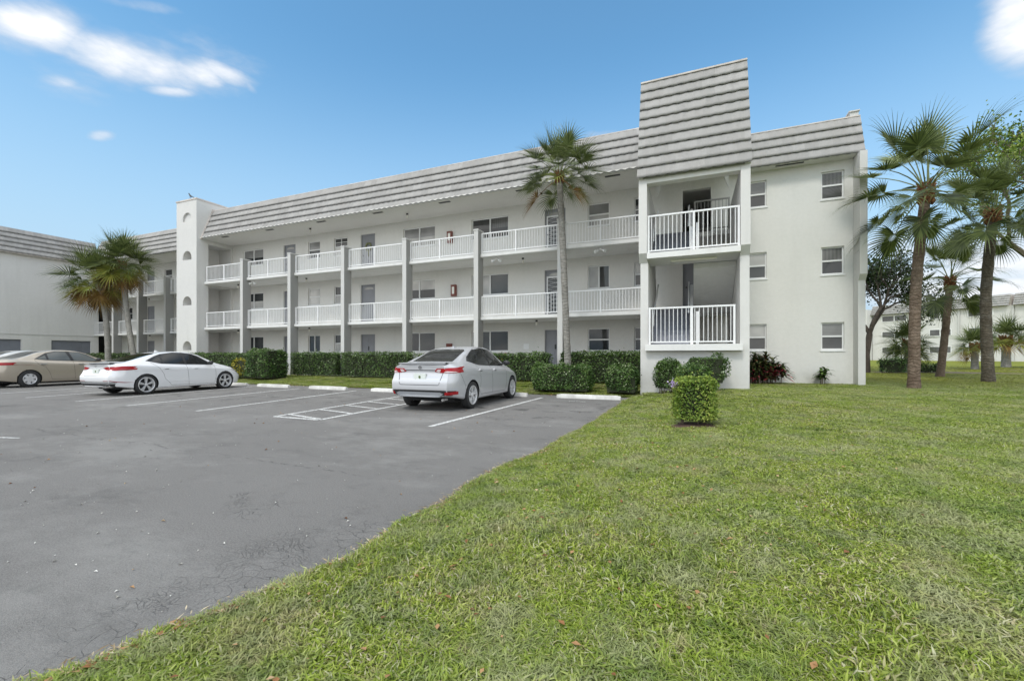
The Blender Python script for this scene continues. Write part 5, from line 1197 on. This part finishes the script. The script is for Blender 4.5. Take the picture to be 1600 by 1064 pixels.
# white sedan -------------------------------------------------------
elan = dict(L=4.60, W=1.80, wr=.325, rim=.245, axles=(1.0, 3.73), paint=M['whitep'], glass=M['carglass'], spokes=('mesh', 5), gap=.035,
    belt=[(0, .84), (.2, .95), (.7, 1.0), (1.2, .965), (2.0, .925), (2.9, .885), (3.4, .86), (3.9, .78), (4.3, .68), (4.6, .55)],
    top=[(0, .98), (.2, 1.035), (.5, 1.06), (.8, 1.15), (1.3, 1.31), (1.7, 1.40), (2.1, 1.435), (2.5, 1.425), (2.85, 1.34), (3.2, 1.16), (3.5, 1.0), (3.8, .925), (4.2, .83), (4.45, .72), (4.6, .6)],
    plan=[(0, .78), (.12, .89), (.35, .96), (.8, .995), (1.2, 1), (3.3, 1), (3.8, .985), (4.2, .93), (4.45, .83), (4.6, .66)], bot=[(0, .30), (.35, .25), (.7, .2), (1.2, .17), (3.2, .17), (3.9, .18), (4.6, .2)],
    roofw=[(0, .78), (.8, .72), (1.6, .63), (2.3, .64), (2.9, .68), (3.5, .80), (4.6, .7)],
    rear=[(.2, .12), (.36, .03), (.5, -.02), (.62, -.02), (.7, .03), (.85, .08), (.98, .06), (1.04, .12), (1.2, .2), (1.5, .2)], front=[(.2, .06), (.5, 0), (.7, .05), (.9, .18), (1.5, .3)],
    side_glass=[('side_window', [(1.12, 1.10), (1.55, 1.02), (1.52, 1.22), (1.42, 1.24)]), ('side_window', [(1.61, 1.02), (2.26, .985), (2.24, 1.365), (2.0, 1.37), (1.56, 1.29)]), ('side_window', [(2.34, .98), (3.22, .95), (3.1, 1.05), (2.85, 1.22), (2.62, 1.32), (2.32, 1.36)])],
    side_black=[[(1.06, 1.10), (1.5, 1.0), (2.3, .965), (3.32, .935), (3.15, 1.06), (2.88, 1.245), (2.62, 1.345), (2.3, 1.387), (2.0, 1.392), (1.6, 1.335), (1.4, 1.26)]],
    seams=[[(2.30, .96), (2.33, .6), (2.36, .26)], [(1.18, 1.05), (1.40, .86), (1.52, .66), (1.56, .50), (1.7, .36), (1.78, .26), (3.30, .25), (3.35, .5), (3.33, .92)]],
    handles=[(1.62, .845), (2.62, .825)], creases=[[(.6, .80), (1.5, .80), (3.4, .78), (4.0, .74)], [(1.8, .40), (3.2, .37)]], mirror=(3.06, 1.02), mirrormat=M['black'],
    side_lamp=[([(.03, .83), (.08, .90), (.35, .94), (.66, .935), (.74, .925), (.55, .855), (.2, .80)], M['tail'])], head=[[(4.05, .70), (4.38, .58), (4.42, .63), (4.15, .75), (3.98, .78)]],
    top_glass=[('rear_window', [(-.52, .58), (.52, .58), (.46, 1.40), (.38, 1.52), (-.38, 1.52), (-.46, 1.40)], M['carglass']), ('windscreen', [(-.54, 2.72), (.54, 2.72), (.62, 3.42), (-.62, 3.42)], M['carglass'])],
    back=[('taillight', [(.34, .885), (.52, .92), (.90, .93), (.90, .81), (.50, .82), (.42, .85)], M['tail'], .010), ('taillight', [(-.34, .885), (-.52, .92), (-.90, .93), (-.90, .81), (-.50, .82), (-.42, .85)], M['tail'], .010),
        ('bumper_panel', [(-.72, .26), (.72, .26), (.78, .40), (-.78, .40)], M['black'], .006), ('bumper_trim', [(-.80, .425), (.80, .425), (.80, .445), (-.80, .445)], M['black'], .008), ('reflector', [(.46, .47), (.72, .475), (.90, .40), (.90, .42), (.73, .492), (.46, .487)], M['reddark'], .006), ('reflector', [(-.46, .47), (-.72, .475), (-.90, .40), (-.90, .42), (-.73, .492), (-.46, .487)], M['reddark'], .006)],
    back_lines=[('boot_gap', [(-.60, .82), (-.48, .63), (.48, .63), (.60, .82)], M['seam'], .01)], plate=(0, .775), emblem=(0, .94, .05, .028), exhaust=[(.50, .30, .038), (.60, .30, .038)], lip=(1.03, .62), lipy=.10, fin=(0, 1.78, .06))
V2 = car('white sedan with mesh alloy wheels, parked at the head of the left bays', (-16.88, 9.42), 3.5, elan); V2.scale = (.96, .96, .96)
# tan sedan ---------------------------------------------------------
cam_ = dict(elan); cam_.update(L=4.80, W=1.82, wr=.325, rim=.205, axles=(1.05, 3.82), paint=M['tan'], glass=M['carglass2'], spokes=('wide', 6), handlemat=M['chrome'], mirrormat=M['black'],
    belt=[(0, .88), (.2, 1.0), (.7, 1.05), (1.2, 1.01), (2.0, .96), (2.9, .92), (3.4, .90), (4.0, .83), (4.5, .72), (4.8, .58)],
    top=[(0, 1.03), (.2, 1.08), (.7, 1.12), (1.0, 1.20), (1.4, 1.37), (1.8, 1.45), (2.2, 1.475), (2.6, 1.45), (2.95, 1.36), (3.3, 1.18), (3.65, 1.03), (4.0, .96), (4.4, .87), (4.65, .76), (4.8, .62)],
    roofw=[(0, .78), (1.0, .74), (1.8, .66), (2.4, .66), (3.0, .70), (3.7, .80), (4.8, .7)],
    plan=[(0, .80), (.12, .90), (.35, .96), (.8, .995), (1.2, 1), (3.4, 1), (3.9, .985), (4.3, .94), (4.6, .85), (4.8, .68)],
    side_glass=[('side_window', [(1.28, 1.10), (1.60, 1.07), (1.58, 1.24)]), ('side_window', [(1.66, 1.065), (2.36, 1.03), (2.26, 1.38), (1.95, 1.39), (1.66, 1.30)]), ('side_window', [(2.46, 1.025), (3.38, .985), (3.2, 1.09), (2.95, 1.26), (2.7, 1.355), (2.38, 1.38)])],
    side_black=[[(1.22, 1.09), (1.6, 1.05), (2.4, 1.01), (3.48, .97), (3.24, 1.10), (2.98, 1.275), (2.7, 1.375), (2.3, 1.405), (1.95, 1.41), (1.62, 1.33)]],
    seams=[[(2.42, 1.0), (2.44, .6), (2.46, .28)], [(1.22, 1.06), (1.30, .9), (1.52, .78), (1.62, .6), (1.72, .28), (3.45, .27), (3.5, .5), (3.48, .96)]], handles=[(1.45, .90), (2.66, .88)],
    creases=[[(1.75, .42), (3.4, .40)]], mirror=(3.2, 1.06), side_lamp=[([(.02, .86), (.05, .96), (.45, .965), (.55, .955), (.42, .87)], M['tail'])], head=[[(4.2, .74), (4.55, .64), (4.6, .70), (4.3, .80)]],
    top_glass=[('rear_window', [(-.55, .72), (.55, .72), (.48, 1.45), (.42, 1.55), (-.42, 1.55), (-.48, 1.45)], M['carglass']), ('windscreen', [(-.54, 2.85), (.54, 2.85), (.62, 3.6), (-.62, 3.6)], M['carglass'])],
    back=[('taillight', [(.50, .86), (.52, .96), (.90, .965), (.90, .86)], M['tail'], .01), ('taillight', [(-.50, .86), (-.52, .96), (-.90, .965), (-.90, .86)], M['tail'], .01)], back_lines=[], lip=None, exhaust=[], fin=None, emblem=(0, .98, .06, .04))
V3 = car('tan metallic sedan with plain six spoke wheel covers, left of the white sedan', (-24.77, 9.59), 6.0, cam_)
pale = dict(cam_); pale.update(paint=M['pale'])
V4 = car('pale silver car at the left edge, mostly hidden behind the tan sedan', (-27.75, 9.8), 6.0, pale)

# ------------------------------------------------------------------ grass: blade patches scattered by geometry nodes (one object, stuff)
def M_grass():
    m, t, b = new_mat('grass_blade'); b.inputs['Roughness'].default_value = .5; set_spec(b, .3)
    at = t.nodes.new('ShaderNodeAttribute'); at.attribute_name = 'rnd'
    cr = t.nodes.new('ShaderNodeValToRGB'); t.links.new(at.outputs['Fac'], cr.inputs[0]); e = cr.color_ramp.elements
    st = [(0, (.075, .12, .012)), (.25, (.22, .285, .025)), (.55, (.36, .43, .055)), (.84, (.52, .56, .17)), (.87, (.34, .26, .13)), (.94, (.55, .48, .30)), (1, (.68, .64, .50))]
    while len(e) < len(st): e.new(.5)
    for i, (p, c) in enumerate(st): e[i].position = p; e[i].color = (*c, 1)
    col = mixc(t, ramp(t, noise(t, .8, 5, .6), .38, .62, 0, .6), cr.outputs[0], (.20, .30, .03), 'MIX')
    col = mixc(t, ramp(t, noise(t, 1.35, 5, .7), .54, .66, 0, .55), col, (.42, .37, .22))
    col = mixc(t, ramp(t, noise(t, .75, 6, .7, stretch=(1, 1.3, 1)), .5, .7, 0, .4), col, (.36, .39, .24))
    col = mixc(t, ramp(t, noise(t, 4.2, 5, .7), .48, .62, 0, .68), col, (.085, .16, .018))
    col = mixc(t, ramp(t, noise(t, 5.5, 5, .75), .60, .72, 0, .7), col, (.44, .36, .22))
    col = mixc(t, ramp(t, noise(t, 2.1, 6, .75), .50, .64, 0, .6), col, (.50, .49, .28))
    g = t.nodes.new('ShaderNodeNewGeometry'); sp = t.nodes.new('ShaderNodeSeparateXYZ'); t.links.new(g.outputs['Position'], sp.inputs[0])
    far = math_n(t, 'MULTIPLY', ramp(t, sp.outputs[1], 17, 22), ramp(t, sp.outputs[0], 4, 7), True)
    col = mixc(t, math_n(t, 'MULTIPLY', far, .6), col, (.30, .30, .04))
    t.links.new(col, b.inputs['Base Color']); tr = t.nodes.new('ShaderNodeBsdfTranslucent'); t.links.new(col, tr.inputs[0]); ms_ = t.nodes.new('ShaderNodeMixShader'); ms_.inputs[0].default_value = .3
    t.links.new(b.outputs[0], ms_.inputs[1]); t.links.new(tr.outputs[0], ms_.inputs[2]); t.links.new(ms_.outputs[0], t.nodes['Material Output'].inputs[0]); return m
M['grass'] = M_grass()
def patch(rng, n, rad, hmin, hmax, wid):
    r = rad * np.sqrt(rng.rand(n)); a = rng.uniform(0, 6.283, n); B = np.stack([r * np.cos(a), r * np.sin(a), np.zeros(n)], -1)
    az_ = rng.uniform(0, 6.283, n); lean = rng.uniform(.35, 1.25, n); L = rng.uniform(hmin, hmax, n) ; d = np.stack([np.cos(az_) * np.sin(lean), np.sin(az_) * np.sin(lean), np.cos(lean)], -1); s = np.stack([-np.sin(az_), np.cos(az_), 0 * az_], -1)
    tw = rng.uniform(-.6, .6, (n, 1)); s = unit(s + np.array([[0, 0, 1.]]) * tw); w_ = wid * rng.uniform(.6, 1.2, (n, 1)); L = L[:, None]
    p1 = B + d * L * .5; d2 = unit(d + np.stack([np.cos(az_) * .5, np.sin(az_) * .5, -.55 - 0 * az_], -1)); p2 = p1 + d2 * L * .5; B[:, 2] -= .004
    V = np.stack([B - s * w_ * .35, B + s * w_ * .35, p1 + s * w_ * .5, p1 - s * w_ * .5, p2 + s * w_ * .08, p2 - s * w_ * .08], 1).reshape(-1, 3); V[:, 2] = np.maximum(V[:, 2], -.01)
    i = np.arange(n)[:, None] * 6; F = np.concatenate([i + np.array([[0, 1, 2, 3]]), i + np.array([[3, 2, 4, 5]])], 1).reshape(-1, 4)
    k = rng.rand(n); rv = np.where(k < .80, rng.rand(n) * .85, .87 + rng.rand(n) * .13); return V, F, np.repeat(rv, 2)
def in_view(x, y, pad=1.2):
    c, s = math.cos(R(YAW)), math.sin(R(YAW)); xc = x * c + y * s; zc = -x * s + y * c
    return (zc > .3) & (np.abs(xc) < zc * 800 / 676 + pad)
rng = np.random.RandomState(42); Vs = []; Fs = []; Rs = []; pid = []; off = 0
specs = [(2700, .30, .018, .05, .0075)] * 3 + [(2400, .30, .02, .07, .005)] + [(120, .07, .02, .055, .007), (140, .07, .02, .07, .005)]
for k, sp_ in enumerate(specs):
    V, F, rv = patch(rng, *sp_); V = V + np.array([0, 0, -50.0]) * 0; Vs.append(V); Fs.append(F + off); Rs.append(rv); pid.append(np.full(len(V), k + 1)); off += len(V)
pts = []; sc = []; ix = []
def scatter(x0, x1, y0, y1, st, s, margin, kinds, cond=None, zs=1.):
    gx_, gy_ = np.meshgrid(np.arange(x0, x1, st), np.arange(y0, y1, st)); x = gx_.ravel() + rng.uniform(-.5, .5, gx_.size) * st; y = gy_.ravel() + rng.uniform(-.5, .5, gx_.size) * st
    d = lawn_d(x, y); ok = (d > margin) & in_view(x, y) & ~((y > 18.0) & (x < 5.35)) & ~((y > 13.2) & (y < 18.2) & (x > -1.5) & (x < 1.55)) & ~((np.abs(x) < .33 + .05) & (np.abs(y - 7.55) < .27)) & ~((y > 16.2) & (x < -1.4) & (x > -28.2)) & ~(((x - 13.2) / 3.6) ** 2 + ((y - 32.5) / 1.3) ** 2 < 1)
    if cond is not None: ok &= cond(x, y)
    x, y = x[ok], y[ok]; pts.append(np.stack([x, y, ground_z(x, y)], -1)); n = len(x); ss = s * rng.uniform(.85, 1.15, n); zs_ = zs * (.55 + 1.0 * vnoise(x, y, 2.2, 9)); sc.append(np.stack([ss, ss, ss * zs_], -1)); ix.append(rng.choice(kinds, n))
scatter(-2.5, 7, .5, 6.5, .24, 1.0, .27, (0, 1, 2, 3)); scatter(-2.2, 9, 6.5, 13, .30, 1.15, .30, (0, 1, 2, 3), zs=.85)
scatter(-2.7, -1.2, .5, 12.95, .05, .8, .012, (4, 5), lambda x, y: lawn_d(x, y) < .30)
scatter(-30, -1.2, 12.9, 13.4, .07, 1.0, .012, (4, 5), lambda x, y: lawn_d(x, y) < .4)
scatter(-1.9, 16, 13, 22, .42, 1.8, .5, (0, 1, 2, 3), zs=.5); scatter(-2.2, 12, 22, 36, .8, 3.2, .5, (0, 1, 2, 3), lambda x, y: x > 5, zs=.35)
scatter(12, 34, 20, 44, .9, 3.4, .5, (0, 1, 2, 3), lambda x, y: x > 5, zs=.35)
scatter(-36, -1.4, 13.2, 16.4, .36, 1.6, .35, (0, 1, 2, 3), zs=.55)
pts = np.concatenate(pts); sc = np.concatenate(sc); ix = np.concatenate(ix); npnt = len(pts)
me = bpy.data.meshes.new('grass'); V = np.concatenate(Vs + [pts]).astype(np.float32); F = np.concatenate(Fs).astype(np.int32)
me.vertices.add(len(V)); me.vertices.foreach_set('co', V.ravel()); me.loops.add(F.size); me.loops.foreach_set('vertex_index', F.ravel()); me.polygons.add(len(F)); me.polygons.foreach_set('loop_start', np.arange(len(F), dtype=np.int32) * 4); me.update(calc_edges=True)
a = me.attributes.new('rnd', 'FLOAT', 'FACE'); a.data.foreach_set('value', np.concatenate(Rs).astype(np.float32))
a = me.attributes.new('pid', 'INT', 'POINT'); a.data.foreach_set('value', np.concatenate(pid + [np.zeros(npnt)]).astype(np.int32))
pad = len(V) - npnt
a = me.attributes.new('pick', 'INT', 'POINT'); a.data.foreach_set('value', np.concatenate([np.zeros(pad), ix]).astype(np.int32))
a = me.attributes.new('psc', 'FLOAT_VECTOR', 'POINT'); a.data.foreach_set('vector', np.concatenate([np.ones((pad, 3)), sc]).astype(np.float32).ravel())
rt = np.zeros((npnt, 3)); rt[:, 2] = rng.uniform(0, 6.283, npnt)
a = me.attributes.new('prot', 'FLOAT_VECTOR', 'POINT'); a.data.foreach_set('vector', np.concatenate([np.zeros((pad, 3)), rt]).astype(np.float32).ravel())
go = link_mesh('grass', me, M['grass']); tag(go, 'coarse green lawn grass with dry patches covering the ground beside the asphalt', 'grass', kind='stuff')
ng = bpy.data.node_groups.new('grass_scatter', 'GeometryNodeTree'); ng.interface.new_socket('Geometry', in_out='INPUT', socket_type='NodeSocketGeometry'); ng.interface.new_socket('Geometry', in_out='OUTPUT', socket_type='NodeSocketGeometry')
gi = ng.nodes.new('NodeGroupInput'); gout = ng.nodes.new('NodeGroupOutput')
def attr(nm, ty):
    n = ng.nodes.new('GeometryNodeInputNamedAttribute'); n.data_type = ty; n.inputs['Name'].default_value = nm; return n.outputs['Attribute']
def sel(k):
    c = ng.nodes.new('FunctionNodeCompare'); c.data_type = 'INT'; c.operation = 'EQUAL'; ng.links.new(attr('pid', 'INT'), c.inputs[2]); c.inputs[3].default_value = k
    s = ng.nodes.new('GeometryNodeSeparateGeometry'); s.domain = 'POINT'; ng.links.new(gi.outputs[0], s.inputs[0]); ng.links.new(c.outputs[0], s.inputs[1]); return s.outputs[0]
jn = ng.nodes.new('GeometryNodeJoinGeometry')
for k in range(len(specs), 0, -1):
    g2 = ng.nodes.new('GeometryNodeGeometryToInstance'); ng.links.new(sel(k), g2.inputs[0]); ng.links.new(g2.outputs[0], jn.inputs[0])
mp2 = ng.nodes.new('GeometryNodeMeshToPoints'); ng.links.new(sel(0), mp2.inputs[0])
iop = ng.nodes.new('GeometryNodeInstanceOnPoints'); ng.links.new(mp2.outputs[0], iop.inputs['Points']); ng.links.new(jn.outputs[0], iop.inputs['Instance']); iop.inputs['Pick Instance'].default_value = True
ng.links.new(attr('pick', 'INT'), iop.inputs['Instance Index']); ng.links.new(attr('prot', 'FLOAT_VECTOR'), iop.inputs['Rotation']); ng.links.new(attr('psc', 'FLOAT_VECTOR'), iop.inputs['Scale']); ng.links.new(iop.outputs[0], gout.inputs[0])
md = go.modifiers.new('scatter', 'NODES'); md.node_group = ng
# fallen leaves and litter
def flat_leaves(name, X, Y_, Z_, size, mat, label, cat, aspect=.6, curl=.1, kind='stuff'):
    n = len(X); P = np.stack([X, Y_, Z_], -1); a = rng.uniform(0, 6.283, n); t = np.stack([np.cos(a), np.sin(a), rng.uniform(-.15, .35, n)], -1); b = np.stack([-np.sin(a), np.cos(a), rng.uniform(-.3, .3, n)], -1); s = (size * rng.uniform(.5, 1.2, n))[:, None]
    up = np.array([[0, 0, 1.]]); V = np.stack([P, P + t * s * .45 + b * s * aspect * .5 + up * s * curl, P + t * s, P + t * s * .45 - b * s * aspect * .5 + up * s * curl, P + t * s * .5], 1).reshape(-1, 3); i = np.arange(n)[:, None] * 5
    F = np.concatenate([i + np.array([[0, 4, 2, 1]]), i + np.array([[0, 3, 2, 4]])], 1).reshape(-1, 4); o = np_obj(name, V, F, mat, None, np.repeat(rng.rand(n), 2)); tag(o, label, cat, kind=kind); return o
M['dry'] = M_leaf('dry_leaf', [(0, (.12, .05, .02)), (.4, (.28, .13, .05)), (.8, (.42, .25, .12)), (1, (.5, .4, .26))], .1, .7)
M['straw'] = M_leaf('straw_litter', [(0, (.16, .11, .06)), (.5, (.38, .3, .18)), (1, (.55, .48, .34))], .05, .8)
M['chip'] = M_leaf('pale_litter', [(0, (.25, .24, .2)), (.6, (.55, .54, .5)), (1, (.75, .74, .7))], .05, .7)
yy = np.concatenate([rng.uniform(.7, 5.5, 900), rng.uniform(5.5, 12, 300)]); xx = -1.9 + rng.normal(0, .05, len(yy)); dd_ = lawn_d(xx, yy); xx = xx + (.035 - dd_) + rng.normal(0, .04, len(yy)); flat_leaves('fallen_leaves', xx, yy, np.maximum(0.004, ground_z(xx, yy)) + .012, .038, M['dry'], 'brown fallen leaves gathered along the edge of the asphalt', 'leaves')
yy = rng.uniform(.7, 9, 420) ; xx = -1.9 + rng.exponential(1.0, 420) + rng.rand(420) * yy * .25; ok = lawn_d(xx, yy) > .05; xx, yy = xx[ok], yy[ok]; flat_leaves('fallen_leaves', xx, yy, ground_z(xx, yy) + .032, .038, M['dry'], 'brown fallen leaves scattered over the lawn', 'leaves')
yy = 12.95 - np.abs(rng.normal(0, .12, 500)); xx = rng.uniform(-26, -2, 500); flat_leaves('fallen_leaves', xx, yy, 0 * xx + .008, .06, M['dry'], 'brown litter along the head of the parking bays', 'leaves')
nn_ = 4200; yy = np.concatenate([rng.uniform(.7, 5, 2400), rng.uniform(5, 12.8, 1800)]); xx = np.full(nn_, -1.86); xx = xx - lawn_d(xx, yy) + rng.normal(.005, .045, nn_); flat_leaves('straw', xx, yy, np.maximum(.003, ground_z(xx, yy)) + .014, .05, M['straw'], 'dry straw and thatch along the asphalt edge', 'straw', .16, .05)
n = 420; yy = 1.2 + rng.rand(n) ** 1.3 * 11; xx = -2.2 - rng.rand(n) * (2 + yy * 1.7); flat_leaves('litter', xx, yy, 0 * xx + .004, .02, M['chip'], 'small pale bits of litter scattered over the asphalt', 'litter', .6, .35)
n = 70; yy = 1.2 + rng.rand(n) * 8; xx = -2.2 - rng.rand(n) * (2 + yy * 1.5); flat_leaves('litter', xx, yy, 0 * xx + .004, .035, M['dry'], 'small brown scraps scattered over the asphalt', 'litter', .6, .35)
